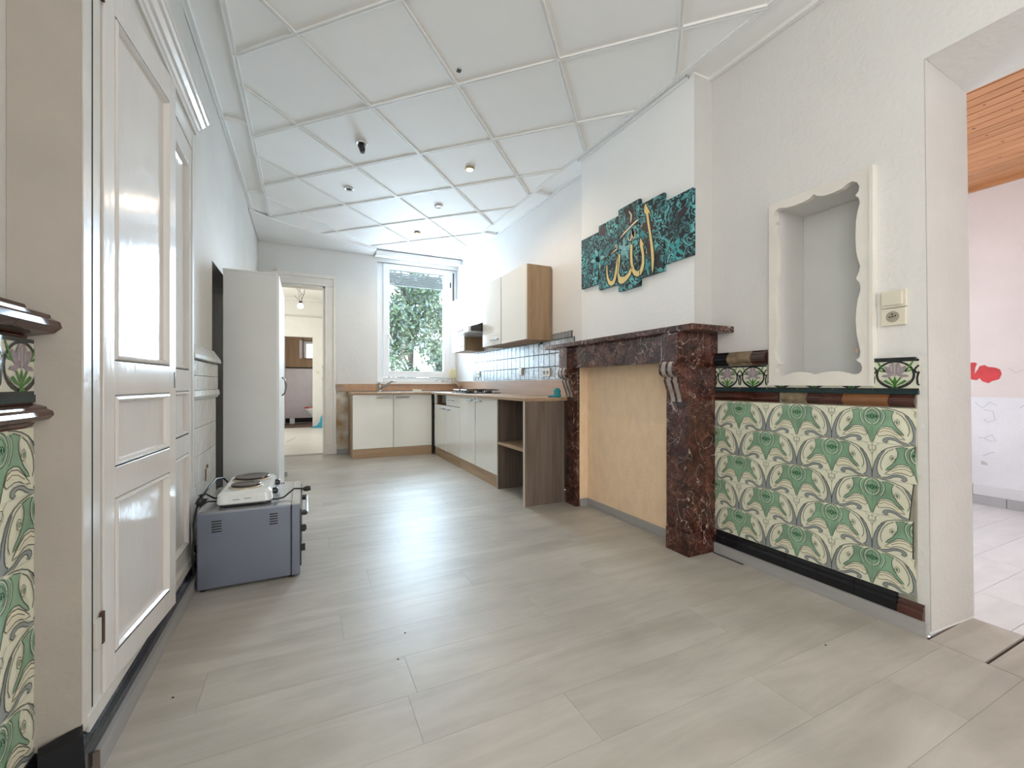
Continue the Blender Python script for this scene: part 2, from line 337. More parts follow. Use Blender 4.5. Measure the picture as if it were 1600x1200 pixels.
# right wall
wr = MB(); NP = 1
NY0, NY1, NZ0, NZ1 = 1.045, 1.445, 1.03, 1.915
wr.hexa([(XR, .831, 0), (2.574, .81, 0), (2.574, 1.0, 0), (XR, 1.0, 0)], [(XR, .851, 2.31), (2.574, .834, 2.255), (2.574, 1.0, 2.31), (XR, 1.0, 2.31)], NP)
wr.hexa([(XR, .851, 2.31), (2.574, .834, 2.255), (2.574, 1.0, 2.31), (XR, 1.0, 2.31)], [(XR, .851, 3.0), (2.574, .834, 3.0), (2.574, 1.0, 3.0), (XR, 1.0, 3.0)], NP)
wr.box(XR, 2.574, 1.0, NY0, 0, 3.0, NP)
wr.box(XR, 2.574, NY0, NY1, 0, NZ0, NP)
wr.box(XR, 2.574, NY0, NY1, NZ1, 3.0, NP)
wr.box(2.475, 2.574, NY0, NY1, NZ0, NZ1, NP)
wr.box(XR, 2.574, NY1, 1.86, 0, 3.0, NP)
wr.box(XR, 2.574, 1.86, 6.86, 0, 3.05)
wr.hexa([(XR, -.6, 2.31), (2.574, -.6, 2.255), (2.574, .834, 2.255), (XR, .851, 2.31)], [(XR, -.6, 3.0), (2.574, -.6, 3.0), (2.574, .834, 3.0), (XR, .851, 3.0)], NP)
wr.box(XR, 2.574, -5.5, -.6, 0, 3.0, NP)
wall_right = wr.build('wall_right', [wallm, mat('grey_white_wall_paint', (0.76, 0.75, 0.73), 0.7, var=0.035, vscale=2.5, bump=0.3, bscale=45)], kind='structure', origin=(XR, 0, 0))
jamb_shade = mat('shaded_jamb_plaster', (0.57, 0.545, 0.52), .8, var=.05, vscale=5, bump=.35, bscale=40)  # plaster tone darkened: the jamb's shade is put into its colour
MB().hexa([(XR + .001, .8305, .012), (XR + .001, .827, .012), (2.573, .806, .012), (2.573, .8095, .012)], [(XR + .001, .8505, 2.308), (XR + .001, .847, 2.308), (2.573, .830, 2.256), (2.573, .8335, 2.256)]).build('jamb_shade_face', jamb_shade, wall_right)
MB().box(2.1075, XR, 1.8575, 1.8605, 1.336, 2.86).build('breast_shade_face', mat('shaded_breast_paint', (.62, .615, .60), .75, var=.04), wall_right)  # darker overlay paints the shade of the breast's side face
# chimney breast (above the mantel, and the papered infill below)
MB().box(2.107, XR, 1.86, 3.03, 1.335, 2.95).build('chimney_breast', mat('breast_paint', (0.93, 0.935, 0.92), 0.7, var=0.02, vscale=2.5, bump=0.25, bscale=45), wall_right)
MB().box(2.108, XR, 1.86, 3.09, 0, 1.30).build('fireplace_infill', peach, wall_right)
MB().box(2.03, 2.108, 2.945, 3.0, 0, 1.14).build('fireplace_return', peach, wall_right)
B(2.096, 2.108, 1.97, 2.935, 0, .062).build('skirting', greyw, wall_right)
B(2.03, 2.108, 2.933, 2.945, 0, .062).build('skirting', greyw, wall_right)

# left wall: tiled part near the camera, pier, plain part beyond the cupboard
wl = MB()
wl.box(-.78, -.61, -5.5, 1.40, 0, 3.0)
wl.hexa([(-.78, 1.385, 0), (-.61, 1.385, 0), (-.503, 1.438, 0), (-.78, 1.55, 0)], [(-.78, 1.385, 3), (-.61, 1.385, 3), (-.503, 1.438, 3), (-.78, 1.55, 3)])
wl.hexa([(-.78, 1.5, 2.36), (-.53, 1.44, 2.36), (-.53, 2.66, 2.36), (-.78, 2.66, 2.36)], [(-.78, 1.5, 3), (-.545, 1.44, 3), (-.545, 2.66, 3), (-.78, 2.66, 3)])
wl.box(-.78, -.545, 2.65, 3.40, 0, 3.0); wl.box(-.78, -.545, 3.40, 4.62, 1.81, 3.0); wl.box(-.78, -.545, 4.62, 5.40, 0, 3.0); wl.box(-.78, -.556, 5.40, 6.86, 0, 3.05)
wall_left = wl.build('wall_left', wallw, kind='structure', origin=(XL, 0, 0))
pierp = mat('shaded_pier_beige', (0.36, 0.325, 0.28), 0.5, var=.08, vscale=5, bump=.25, bscale=35)  # beige darkened so the pier face carries its shade in colour
MB().hexa([(-.612, 1.383, .1), (-.609, 1.380, .1), (-.5005, 1.434, .1), (-.5035, 1.440, .1)], [(-.612, 1.383, 2.95), (-.609, 1.380, 2.95), (-.5005, 1.434, 2.95), (-.5035, 1.440, 2.95)]).build('pier_face', pierp, wall_left)
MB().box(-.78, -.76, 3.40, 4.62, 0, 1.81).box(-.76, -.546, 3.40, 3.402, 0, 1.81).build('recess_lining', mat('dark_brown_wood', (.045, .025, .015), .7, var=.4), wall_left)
# street side (behind the camera), solid wall behind the added fill lamp
wf = MB(); wf.box(-.78, -.3, -5.5, -5.35, 0, 3); wf.box(2.1, 2.574, -5.5, -5.35, 0, 3); wf.box(-.3, 2.1, -5.5, -5.35, 0, 3)
wf.build('wall_front', wallm, kind='structure', origin=(0, -5.4, 0))

# ceiling: slab, square boards set diagonally, battens, border strips
def cpt(x, y, dz=0): return (x, y, zc(y) + dz)
ceiling = MB().hexa([cpt(-.9, -5.5, .012), cpt(2.7, -5.5, .012), cpt(2.7, 6.9, .012), cpt(-.9, 6.9, .012)], [cpt(-.9, -5.5, .12), cpt(2.7, -5.5, .12), cpt(2.7, 6.9, .12), cpt(-.9, 6.9, .12)]).build('ceiling', ceilm, kind='structure', origin=(0, 0, 2.82))
G0 = Vector((-.4928, 3.0467)); GA = Vector((.4473, .4765)); GB = Vector((.4521, -.4691))
def node(i, j): return G0 + GB * i + GA * j
CX0, CX1, CY0, CY1 = -.36, 2.04, -.6, 6.36
def clip(poly, ax, v, keep):
    out = []
    for a, b in zip(poly, poly[1:] + poly[:1]):
        ia = (a[ax] >= v) == keep; ib = (b[ax] >= v) == keep
        if ia: out.append(a)
        if ia != ib:
            t = (v - a[ax]) / (b[ax] - a[ax]); out.append(a + (b - a) * t)
    return out
for i in range(-12, 18):
    for j in range(-14, 12):
        p = [node(i, j), node(i + 1, j), node(i + 1, j + 1), node(i, j + 1)]
        for ax, v, k in ((0, CX0, True), (0, CX1, False), (1, CY0, True), (1, CY1, False)):
            if p: p = clip(p, ax, v, k)
        if len(p) < 3: continue
        ar = abs(sum(a.x * b.y - b.x * a.y for a, b in zip(p, p[1:] + p[:1]))) / 2
        if ar < .004: continue
        c = sum(p, Vector((0, 0))) / len(p)
        if c.y < -.6: continue
        dz = random.uniform(-.0015, .0015)
        q = [c + (a - c) * .992 for a in p]
        MB().prism([tuple(a) for a in q], lambda a, t: cpt(a[0], a[1], t + dz), 0.001, .012).build('ceiling_panel', ceilm, ceiling)
def seg_clip(a, b):
    t0, t1 = 0, 1; d = b - a
    for ax, lo, hi in ((0, CX0, CX1), (1, CY0, CY1)):
        if abs(d[ax]) < 1e-9: continue
        u, v = (lo - a[ax]) / d[ax], (hi - a[ax]) / d[ax]
        if u > v: u, v = v, u
        t0, t1 = max(t0, u), min(t1, v)
    return (a + d * t0, a + d * t1) if t1 - t0 > .02 else None
def batten(a, b, wd, th, off=0.0):
    d = (b - a).normalized(); n = Vector((-d.y, d.x)); m = MB(); z = off
    # two slim ridges on a flat strip, like the timber mouldings of the ceiling
    for (o0, o1, t) in ((-wd / 2 + .0012, wd / 2 - .0012, th * .55), (-wd / 2, -wd * .22, th), (wd * .22, wd / 2, th)):
        A = [a + n * o0, b + n * o0, b + n * o1, a + n * o1]
        m.hexa([cpt(p.x, p.y, -t + z) for p in A], [cpt(p.x, p.y, (.0135 if t == th else .0125) + z) for p in A])
    m.build('batten', battm, ceiling)
for i in range(-12, 18):
    for j in range(-14, 12):
        for (p, q) in ((node(i, j), node(i, j + 1)), (node(i, j), node(i + 1, j))):
            if max(p.y, q.y) < -.4: continue
            s = seg_clip(p, q)
            if s and max(s[0].y, s[1].y) > -.4: batten(s[0], s[1], .024 if random.random() < .8 else .02, .009 + random.uniform(0, .002))
for (xa, ya, xb, yb, wd) in ((CX0, -.6, CX0, 6.42, .03), (CX1, -.6, CX1, 6.36, .026), (-.525, -.6, -.53, 6.66, .03), (2.235, -.6, 2.235, 1.86, .026), (2.092, 1.90, 2.092, 3.05, .026), (2.235, 3.06, 2.235, 6.45, .026), (-.3, 6.40, 2.2, 6.40, .02)):
    batten(Vector((xa, ya)), Vector((xb, yb)), wd, .008)
for (xa, xb, yy) in ((-.53, -.37, 3.66), (-.53, -.37, 5.015), (2.05, 2.235, 3.75), (2.05, 2.235, 5.09), (-.53, -.37, 2.1), (2.05, 2.24, .6)):
    batten(Vector((xa, yy)), Vector((xb, yy)), .016, .009)
# smooth plaster patch at the back left of the ceiling
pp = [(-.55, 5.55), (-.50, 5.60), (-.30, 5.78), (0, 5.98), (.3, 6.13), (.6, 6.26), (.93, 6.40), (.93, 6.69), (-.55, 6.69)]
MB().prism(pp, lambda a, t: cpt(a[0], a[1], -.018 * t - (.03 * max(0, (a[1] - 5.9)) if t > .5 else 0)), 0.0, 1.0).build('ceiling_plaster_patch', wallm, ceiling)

# boxed pelmet above the window
MB().box(.94, 2.245, 6.50, 6.70, 2.895, 2.95).tube([(.94, 6.515, 2.888), (2.245, 6.515, 2.888)], .020, 12).build('trim_1', wallm, kind='structure')

# ------------------------------------------------------------------ window in the back wall
WY = 6.79
win = struct('window_1', (1.6, WY, 1.0))
fo = MB()
fo.box(WX0, 1.07, WY - .03, WY + .05, WZ0 + .03, WZ1); fo.box(2.125, WX1, WY - .03, WY + .05, WZ0 + .03, WZ1)
fo.box(1.07, 2.125, WY - .03, WY + .05, WZ0 + .03, 1.10); fo.box(1.07, 2.125, WY - .03, WY + .05, 2.82, WZ1); fo.build('window_frame', upvc, win, bevel=.006)
sa = MB()
for (a, b, c_, d) in ((1.075, 1.165, 1.105, 2.835), (2.02, 2.122, 1.105, 2.835), (1.165, 2.02, 1.105, 1.20), (1.165, 2.02, 2.745, 2.835)): sa.box(a, b, WY - .055, WY + .02, c_, d)
sa.build('window_sash', upvc, win, bevel=.006)
B(1.165, 2.02, WY - .012, WY - .006, 1.20, 2.745).build('pane', glassm, win)
MB().box(1.145, 1.16, WY - .07, WY - .055, 1.69, 1.76).build('handle_plate', upvc, win)
MB().tube([(1.150, WY - .075, 1.745), (1.155, WY - .10, 1.74), (1.205, WY - .105, 1.62)], .012, 8).build('window_handle', upvc, win, smooth=True)
for k in range(7):
    zz = 2.74 - k * .030
    MB().prism([(0, 0), (.010, .004), (.012, .014), (.010, .024), (0, .028), (-.004, .014)], lambda p, t: (t, WY + .075 - p[0] * 1.2, zz - .028 + p[1]), 1.15, 2.03).build('shutter_slat', slatm, win)
B(2.178, 2.196, WY - .045, WY - .03, 2.25, 2.80).build('shutter_strap', mat('dark_strap', (.06, .06, .065), .8), win)
B(2.13, 2.138, WY - .062, WY - .03, 2.56, 2.64).build('hinge', black, win)
B(WX0, WX1, 6.64, WY, 1.0, 1.035).build('window_sill', mat('sill_stone', (.74, .71, .66), .5), win)

# outside: pale yard wall, ground, trees
B(.6, 14, 6.95, 30, -.35, -.3).build('ground', mat('yard_ground', (.45, .44, .36), .9, var=.3), kind='structure')
def tree(name, label, base, h, r, nleaf, seed, cols, trunk=.09):
    rnd = random.Random(seed); t = thing(name, label, 'tree', base)
    tb = MB(); tb.tube([base, (base[0] + .05, base[1], base[2] + h * .4), (base[0] - .1, base[1] + .1, base[2] + h * .75)], [trunk, trunk * .8, trunk * .4], 8)
    for k in range(9):
        a = rnd.uniform(0, 2 * pi); zz = h * rnd.uniform(.25, .7)
        tb.tube([(base[0], base[1], base[2] + zz), (base[0] + cos(a) * r * .4, base[1] + sin(a) * r * .3, base[2] + zz + h * .12), (base[0] + cos(a) * r * .8, base[1] + sin(a) * r * .6, base[2] + zz + h * .25)], [trunk * .4, trunk * .25, .012], 6)
    tb.build('trunk', mat('bark', (.09, .07, .05), .9, var=.4), t)
    fo = MB(); clumps = [(rnd.gauss(0, .42) * r, rnd.gauss(0, .4) * r, h * .62 + rnd.gauss(0, .26) * h * .8, rnd.uniform(.2, .42) * r) for _ in range(60)]
    for _ in range(nleaf):
        c = rnd.choice(clumps); d = Vector((rnd.gauss(0, 1), rnd.gauss(0, 1), rnd.gauss(0, 1))).normalized() * c[3] * rnd.uniform(.5, 1)
        p = Vector(base) + Vector((c[0], c[1], max(.5, c[2]))) + d; s = rnd.uniform(.03, .065)
        u = Vector((rnd.gauss(0, 1), rnd.gauss(0, 1), rnd.gauss(0, 1))).normalized(); v = u.cross(Vector((rnd.gauss(0, 1), rnd.gauss(0, 1), rnd.gauss(0, 1)))).normalized()
        fo.add([p + u * s * 1.6, p + v * s * .7, p - u * s * 1.6, p - v * s * .7], [(0, 1, 2, 3)], rnd.randrange(len(cols)))
    f = fo.build('foliage', cols, t); f['kind'] = 'stuff'
lf = [mat('leaf_green', (.17, .235, .115), .5), mat('leaf_dark', (.10, .15, .085), .5), mat('leaf_blue', (.21, .26, .22), .45)]
tree('leafy_tree', 'tall leafy green tree filling the view through the kitchen window', (2.75, 12.6, -.3), 5.6, 1.55, 11000, 3, lf)
tree('dark_shrub', 'darker low shrub right of the tall tree outside the window', (4.35, 14.2, -.3), 3.2, .8, 3200, 5, [lf[1], lf[2]], .05)

# ------------------------------------------------------------------ skirtings and glazed tile dado, right wall
baseR = struct('baseboard_right', (2.2, 1.3, 0))
B(2.2, 2.215, .824, 1.80, 0, .057).build('skirting', greyw, baseR)
dadoR = struct('trim_2', (XR, 1.3, 0))
B(2.234, XR, .87, 1.81, .05, 1.0).box(2.234, XR, 1.47, 1.81, 1.0, 1.105).box(2.234, XR, .87, 1.01, 1.0, 1.105).build('plaster_bed', grout, dadoR)

def arc(cx, cy, rx, ry, a0, a1, n=8): return [(cx + rx * cos(radians(a0 + (a1 - a0) * k / n)), cy + ry * sin(radians(a0 + (a1 - a0) * k / n))) for k in range(n + 1)]
def fan_tile(flip):
    """half of the fan motif: u from the motif's axis outwards, v upwards; local x out of the wall, y along it"""
    W_, H_ = .1588, .1523; m = MB()
    m.box(-.008, 0, -W_ / 2 + .0006, W_ / 2 - .0006, 0, H_, 0)
    lay = [0.0]
    def f(l): return lambda p: (.0003 + .0003 * l, (p[0] - .5) * W_ * (1 if not flip else -1), min(max(p[1], 0.0), 1.0) * H_)
    def F_(poly, mi, l): m.flat([(min(max(a, 0), 1), min(max(b, 0), 1)) for a, b in poly], f(l), mi)
    def R_(pts, wd, mi, l, tp=False): m.ribbon(pts, wd, f(l), mi, tp)
    wing = [(0, .97), (.10, .985), (.18, .93), (.30, .955), (.485, .90), (.435, .80), (.44, .68), (.485, .56), (.56, .44), (.66, .33), (.70, .26), (.64, .27), (.54, .36), (.44, .455), (.32, .48), (.20, .45), (.135, .38), (.085, .24), (.02, .02), (0, .0)]
    F_(wing, 1, 1); R_(wing[3:19], .016, 3, 3)
    R_([(.50, .88), (.47, .78), (.475, .70), (.53, .60), (.62, .46), (.72, .33)], .016, 5, 4, True)
    loop = [(.50, .66), (.56, .70), (.605, .64), (.60, .56), (.54, .52), (.49, .56)]
    F_(loop, 6, 2); R_(loop + loop[:1], .012, 3, 3); eye = arc(.55, .61, .028, .045, 0, 360, 8); F_(eye, 1, 4); R_(eye, .008, 3, 5)
    cres = [(.66, .88), (.76, .80), (.86, .66), (.94, .46), (.985, .26), (1, .16), (1, .0), (.95, .0), (.86, .03), (.80, .07), (.86, .12), (.885, .20), (.89, .32), (.86, .50), (.79, .67), (.72, .79)]
    F_(cres, 2, 1); R_(cres, .018, 3, 3); R_([(.70, .80), (.78, .66), (.835, .50), (.86, .33), (.855, .20), (.80, .12)], .014, 5, 4)
    R_([(.18, 1.0), (.34, .985), (.50, .95), (.66, .88), (.80, .765)], .017, 3, 4); R_([(.20, .972), (.36, .96), (.50, .925), (.62, .87)], .010, 5, 4)
    R_([(.52, .88), (.64, .80), (.74, .66), (.80, .50), (.81, .36), (.77, .25)], .015, 3, 3)
    R_(arc(0, .745, .165, .220, 86, -86, 12), .018, 5, 4); R_(arc(0, .745, .190, .250, 84, -80, 12), .013, 3, 4); R_([(.20, .93), (.255, .86), (.275, .76), (.25, .64), (.19, .53)], .014, 5, 4); R_([(.225, .95), (.28, .86), (.30, .76), (.275, .63), (.21, .50)], .010, 3, 4); R_(arc(0, .745, .125, .165, 88, -60, 10), .009, 3, 4)
    F_([(0, .82)] + arc(0, .745, .15, .062, 80, -80, 8) + [(0, .67)], 4, 3)
    for cx in (.035, .095, .145): R_(arc(cx, .745, .030, .045, 0, 360, 8), .012, 1, 5)
    veil = [(.11, .24), (.17, .38), (.27, .43), (.42, .41), (.56, .31), (.68, .20), (.72, .15), (.58, .17), (.45, .235), (.34, .245), (.24, .215), (.16, .19)]
    F_(veil, 6, 2); R_(veil + veil[:1], .015, 3, 3); R_([(.16, .30), (.28, .36), (.42, .335), (.58, .24)], .012, 3, 3); R_([(.15, .24), (.28, .30), (.40, .285), (.54, .215)], .016, 5, 3)
    sw = [(.30, .015), (.24, .06), (.25, .12), (.32, .17), (.44, .18), (.56, .15), (.66, .08), (.76, .05), (.88, .0), (.70, .0), (.60, .05), (.52, .10), (.42, .125), (.35, .105), (.33, .07), (.37, .05)]
    F_(sw, 2, 2); R_(sw + sw[:1], .015, 3, 3); R_([(.22, .13), (.32, .205), (.46, .205), (.60, .16), (.72, .09)], .011, 5, 4)
    R_([(1, .93), (.93, .91), (.905, .83), (.93, .76), (.97, .80), (1, .79)], .010, 3, 3); R_([(.84, 1), (.91, .93), (.97, .74), (1, .66)], .008, 3, 3)
    R_([(0, .0), (.35, .008), (.7, .004), (1, .012)], .014, 5, 3)
    return m
tmats = [tcream, tgreen, tgrey, tline, tdkgrn, twhite, tpale]
fanA = fan_tile(False).build('tile', tmats, None, origin=(0, 0, 0)); fanB = fan_tile(True).build('tile', tmats, None, origin=(0, 0, 0))
def lily():
    W_, H_ = .1575, .128; m = MB(); m.box(-.008, 0, -W_ / 2, W_ / 2, 0, H_, 0)
    def f(l): return lambda p: (.0003 + .0004 * l, (p[0] - .5) * W_, p[1] * H_)
    m.ribbon([(0, .03), (1, .03)], .07, f(1), 1); m.ribbon([(0, .965), (1, .965)], .07, f(1), 1)
    m.ribbon(arc(.5, .50, .40, .43, 0, 360, 26), .055, f(2), 1)
    for s in (0, 1):
        X = lambda a: a if s == 0 else 1 - a
        m.ribbon([(X(0), .80), (X(.05), .74), (X(.09), .66), (X(.06), .58), (X(0), .52)], .045, f(2), 1)
        m.ribbon([(X(0), .60), (X(.04), .40), (X(.03), .22), (X(0), .16)], .045, f(2), 1)
        m.ribbon([(X(.12), .72), (X(.20), .62), (X(.30), .60)], .04, f(3), 3, True)
        m.flat([(X(.10), .95), (X(.16), .78), (X(.26), .60), (X(.30), .62), (X(.20), .80), (X(.14), .93)], f(3), 3)
        m.flat([(X(.50), .12), (X(.44), .20), (X(.30), .34), (X(.24), .30), (X(.32), .22)], f(3), 3)
        m.flat([(X(.50), .16), (X(.46), .30), (X(.38), .44), (X(.36), .40), (X(.43), .26)], f(4), 3)
        m.ribbon([(X(.48), .10), (X(.36), .14), (X(.25), .22), (X(.17), .34)], .03, f(3), 1, True)
        m.flat([(X(.50), .50), (X(.36), .52), (X(.24), .66), (X(.27), .80), (X(.38), .74), (X(.46), .62)], f(3), 2)
        m.flat([(X(.47), .50), (X(.36), .42), (X(.20), .44), (X(.24), .50), (X(.36), .52)], f(3), 2)
    m.flat([(.50, .46), (.40, .60), (.37, .78), (.44, .90), (.50, .86), (.57, .90), (.63, .78), (.60, .60)], f(4), 2)
    m.ribbon([(.5, .5), (.5, .86)], .012, f(5), 0); m.ribbon([(.43, .6), (.41, .8)], .010, f(5), 0); m.ribbon([(.57, .6), (.59, .8)], .010, f(5), 0)
    m.flat([(.47, .08), (.46, .30), (.50, .48), (.54, .30), (.53, .08)], f(4), 3); m.flat([(.42, .07), (.58, .07), (.55, .12), (.45, .12)], f(4), 3)
    return m
lilyT = lily().build('tile', [mat('tile_ivory', (.66, .66, .54), .14), tblack, tmauve, tleaf], None, origin=(0, 0, 0))

bounds = [1.814, 1.654, 1.494, 1.334, 1.175, 1.015]
TZ = [.747, .594, .4405, .287, .134]
used = {'A': False, 'B': False, 'L': False}
def place(kind, src, parent, pos, rot):
    if not used[kind]:
        used[kind] = True; WL[src.name] = Vector(pos); src.parent = parent; src.location = Vector(pos) - WL[parent.name]; src.rotation_euler = rot; return src
    return inst(src, parent, pos, rot)
RW = (0, 0, pi)        # right wall tiles face -X, so local +y runs towards -Y
for r, z0 in enumerate(TZ):
    for k in range(len(bounds) - 1):
        yc = (bounds[k] + bounds[k + 1]) / 2 ; cen_hi = (k + r) % 2 == 1       # axis of the fan on the far side of this tile
        dx = random.uniform(-.0006, .0006)
        place('A' if cen_hi else 'B', fanA if cen_hi else fanB, dadoR, (2.226 + dx, yc, z0), RW)
    # the last, broken column: the tile cut ragged along the plaster edge
    cen_hi = (5 + r) % 2 == 1
    mm = fan_tile(not cen_hi); W_ = .1588
    cutw = [.150, .150, .132, .138, .150][r]
    bm = bmesh.new(); me = bpy.data.meshes.new('t'); me.from_pydata(mm.v, [], mm.f); me.polygons.foreach_set('material_index', mm.m); bm.from_mesh(me)
    cy = -W_ / 2 + cutw; sl = random.uniform(-.10, .10)
    bmesh.ops.bisect_plane(bm, geom=bm.verts[:] + bm.edges[:] + bm.faces[:], plane_co=(0, cy, .07), plane_no=(0, 1, sl), clear_outer=True)
    bm.to_mesh(me); bm.free()
    for m_ in tmats: me.materials.append(m_)
    o = bpy.data.objects.new('tile', me); COL.objects.link(o); o.parent = dadoR; WL[o.name] = Vector((2.226, 1.0145 - W_ / 2, z0)); o.location = WL[o.name] - WL[dadoR.name]; o.rotation_euler = RW
bm = bmesh.new(); bm.from_mesh(lilyT.data); bmesh.ops.bisect_plane(bm, geom=bm.verts[:] + bm.edges[:] + bm.faces[:], plane_co=(0, 0, .034), plane_no=(0, 0, 1), clear_outer=True)
cutme = lilyT.data.copy(); bm.to_mesh(cutme); bm.free()
for k in range(6):
    o = place('L', lilyT, dadoR, (2.226, 1.7275 - .1586 * k, .974), RW)
    if k in (2, 3, 4): o.data = cutme
MB().box(2.222, 2.236, .858, 1.81, .957, .974).build('tile_strip', mat('dark_teal_tile', (.008, .03, .032), .12), dadoR)
MB().box(2.224, 2.24, .868, 1.01, 1.100, 1.110).build('tile_strip', tblack, dadoR)
def rail(parent, y0, y1, z0, h, face, dirn, m, proud=.028):
    """moulded glazed rail piece; face = wall plane, dirn = -1 (right wall) or +1 (left wall)"""
    prof = [(0, 0), (.006, 0), (.010, .12), (proud * .8, .25), (proud, .42), (proud * .95, .58), (proud * .72, .68), (proud * .70, .76), (proud * .45, .84), (.008, .90), (.006, 1), (0, 1)]
    MB().prism([(a, b * h) for a, b in prof], lambda p, t: (face + dirn * p[0], t, z0 + p[1]), y0 + .0008, y1 - .0008).build('rail_tile', m, parent)
for (a, b, m) in ((1.81, 1.665, blackt), (1.665, 1.63, blackt)): pass
for (a, b, m) in ((1.81, 1.722, blackt), (1.722, 1.575, tanp), (1.575, 1.49, brownt)): rail(dadoR, b, a, 1.105, .078, 2.236, -1, m, .030)
for (a, b, m) in ((1.81, 1.69, brownt), (1.69, 1.55, brownt), (1.55, 1.425, brownt), (1.41, 1.285, tanp), (1.285, 1.13, brownt), (1.13, .955, orangt), (.955, .868, brownt)): rail(dadoR, b, a, .9045, .052, 2.236, -1, m, .020)
# black skirting tiles with a moulded top
def skirt(parent, fn, t0, t1, h0, h1, m, cap=brownt):
    prof = [(0, h0), (.022, h0), (.022, h0 + (h1 - h0) * .62), (.015, h0 + (h1 - h0) * .72), (.016, h0 + (h1 - h0) * .86), (.004, h1), (0, h1)]
    MB().prism(prof, lambda p, t: fn(p, t), t0 + .0008, t1 - .0008).build('skirting_tile', m, parent)
yb = 1.80
for k, L_ in enumerate((.10, .155, .155, .155, .155, .155, .085)):
    skirt(dadoR, lambda p, t: (2.236 - p[0], t, p[1]), yb - L_, yb, .03, .133 - (.018 if k > 5 else 0), blackt if k < 6 else brownt); yb -= L_

# left wall tiled dado
dadoL = struct('trim_3', (-.61, .9, 0))
B(-.611, -.582, .3, 1.40, .05, 1.10).build('plaster_bed', mat('red_adhesive', (.30, .12, .08), .8), dadoL)
for r, z0 in enumerate(TZ):
    for k in range(5):
        y0 = 1.427 - .1588 * (k + 1); cen_lo = (k + r) % 2 == 0
        # left wall tiles face +X; local +y is world +Y; fanA has its axis at local -y
        place('A', fanA, dadoL, (-.572, y0 + .0794, z0), (0, 0, 0)) if cen_lo else place('B', fanB, dadoL, (-.572, y0 + .0794, z0), (0, 0, 0))
for k in range(5): place('L', lilyT, dadoL, (-.572, 1.427 - .0794 - .1588 * k - .0, .975), (0, 0, 0))
B(-.575, -.569, .6, 1.43, .957, .975).build('tile_strip', mat('dark_teal_tile', (.008, .03, .032), .12), dadoL)
for k in range(5):
    y1 = 1.436 - .1588 * k if k else 1.436; y0 = 1.405 - .1588 * (k) if k == 0 else 1.405 - .1588 * k
    if k == 0:
        rail(dadoL, 1.405, 1.440, 1.100, .085, -.59, 1, brownt, .060); rail(dadoL, 1.405, 1.440, .902, .058, -.58, 1, brownt, .038)
    rail(dadoL, 1.405 - .1588 * (k + 1), 1.405 - .1588 * k, 1.100, .085, -.59, 1, brownt, .060)
    rail(dadoL, 1.405 - .1588 * (k + 1), 1.405 - .1588 * k, .902, .058, -.58, 1, brownt, .038)
    skirt(dadoL, lambda p, t: (-.572 + p[0], t, p[1]), 1.40 - .1588 * (k + 1), 1.40 - .1588 * k, .03, .133, blackt)
# skirting along pier and cupboard foot
MB().hexa([(-.56, 1.385, .05), (-.552, 1.365, .05), (-.482, 1.405, .05), (-.50, 1.438, .05)], [(-.56, 1.385, .150), (-.552, 1.365, .142), (-.486, 1.402, .142), (-.50, 1.438, .150)]).build('skirting_tile', blackt, dadoL)
yy = 1.405
while yy < 3.5:
    skirt(dadoL, lambda p, t: (-.507 + p[0], t, p[1]), yy, yy + .155, .03, .118, blackt); yy += .155
baseL = struct('baseboard_left', (-.48, 2, 0))
MB().box(-.487, -.472, 1.462, 3.55, 0, .06).build('skirting', greyw, baseL)
MB().hexa([(-.545, 1.430, 0), (-.537, 1.418, 0), (-.473, 1.458, 0), (-.487, 1.466, 0)], [(-.545, 1.430, .06), (-.537, 1.418, .06), (-.473, 1.458, .06), (-.487, 1.466, .06)]).build('skirting', mat('dark_skirting_end', (.14, .11, .09), .6, var=.3), baseL)
MB().box(-.556, -.541, .3, 1.43, 0, .06).build('skirting', greyw, baseL)
B(-.30, -.165, 5.25, 5.265, 0, .05).build('skirting', greyw, baseL)

# painted-over tile dado between cupboard and back wall
dadoP = struct('trim_4', (-.545, 3.5, 0))
paintt = mat('painted_tile', (0.70, 0.70, 0.66), 0.22, var=.10, vscale=8, bump=.6, bscale=22, rnd=.03)
def pbox(x1, y0, y1, z0, z1): B(-.546, x1, y0 + .001, y1 - .001, z0 + .001, z1 - .001).build('tile', paintt, dadoP, bevel=.002)
yy = 2.65
while yy < 3.38:
    y1 = yy + .15
    for (z0, z1, x1) in ((.965, 1.045, -.513), (1.045, 1.125, -.513)): pbox(x1, yy, y1, z0, z1)
    MB().prism([(0, 1.125), (.052, 1.135), (.050, 1.155), (.012, 1.215), (0, 1.215)], lambda p, t: (-.546 + p[0], t, p[1]), yy + .001, y1 - .001).build('rail_tile', paintt, dadoP)
    MB().prism([(0, .915), (.030, .915), (.045, .935), (.040, .965), (0, .965)], lambda p, t: (-.546 + p[0], t, p[1]), yy + .001, y1 - .001).build('rail_tile', paintt, dadoP)
    for q in range(5): pbox(-.524, yy, y1, .915 - .155 * (q + 1), .915 - .155 * q)
    yy = y1
MB().box(-.55, -.536, 2.74, 2.83, 1.325, 1.395, 0).cyl((-.536, 2.785, 1.36), (-.5355, 2.785, 1.36), .022, 14, 1).build('wall_socket', [ivory, black], wall_left)
MB().box(-.5235, -.520, 3.06, 3.075, .43, .50).box(-.5235, -.520, 3.10, 3.13, .50, .52).build('paint_chip', mat('chip_brown', (.12, .07, .04), .8), wall_left)

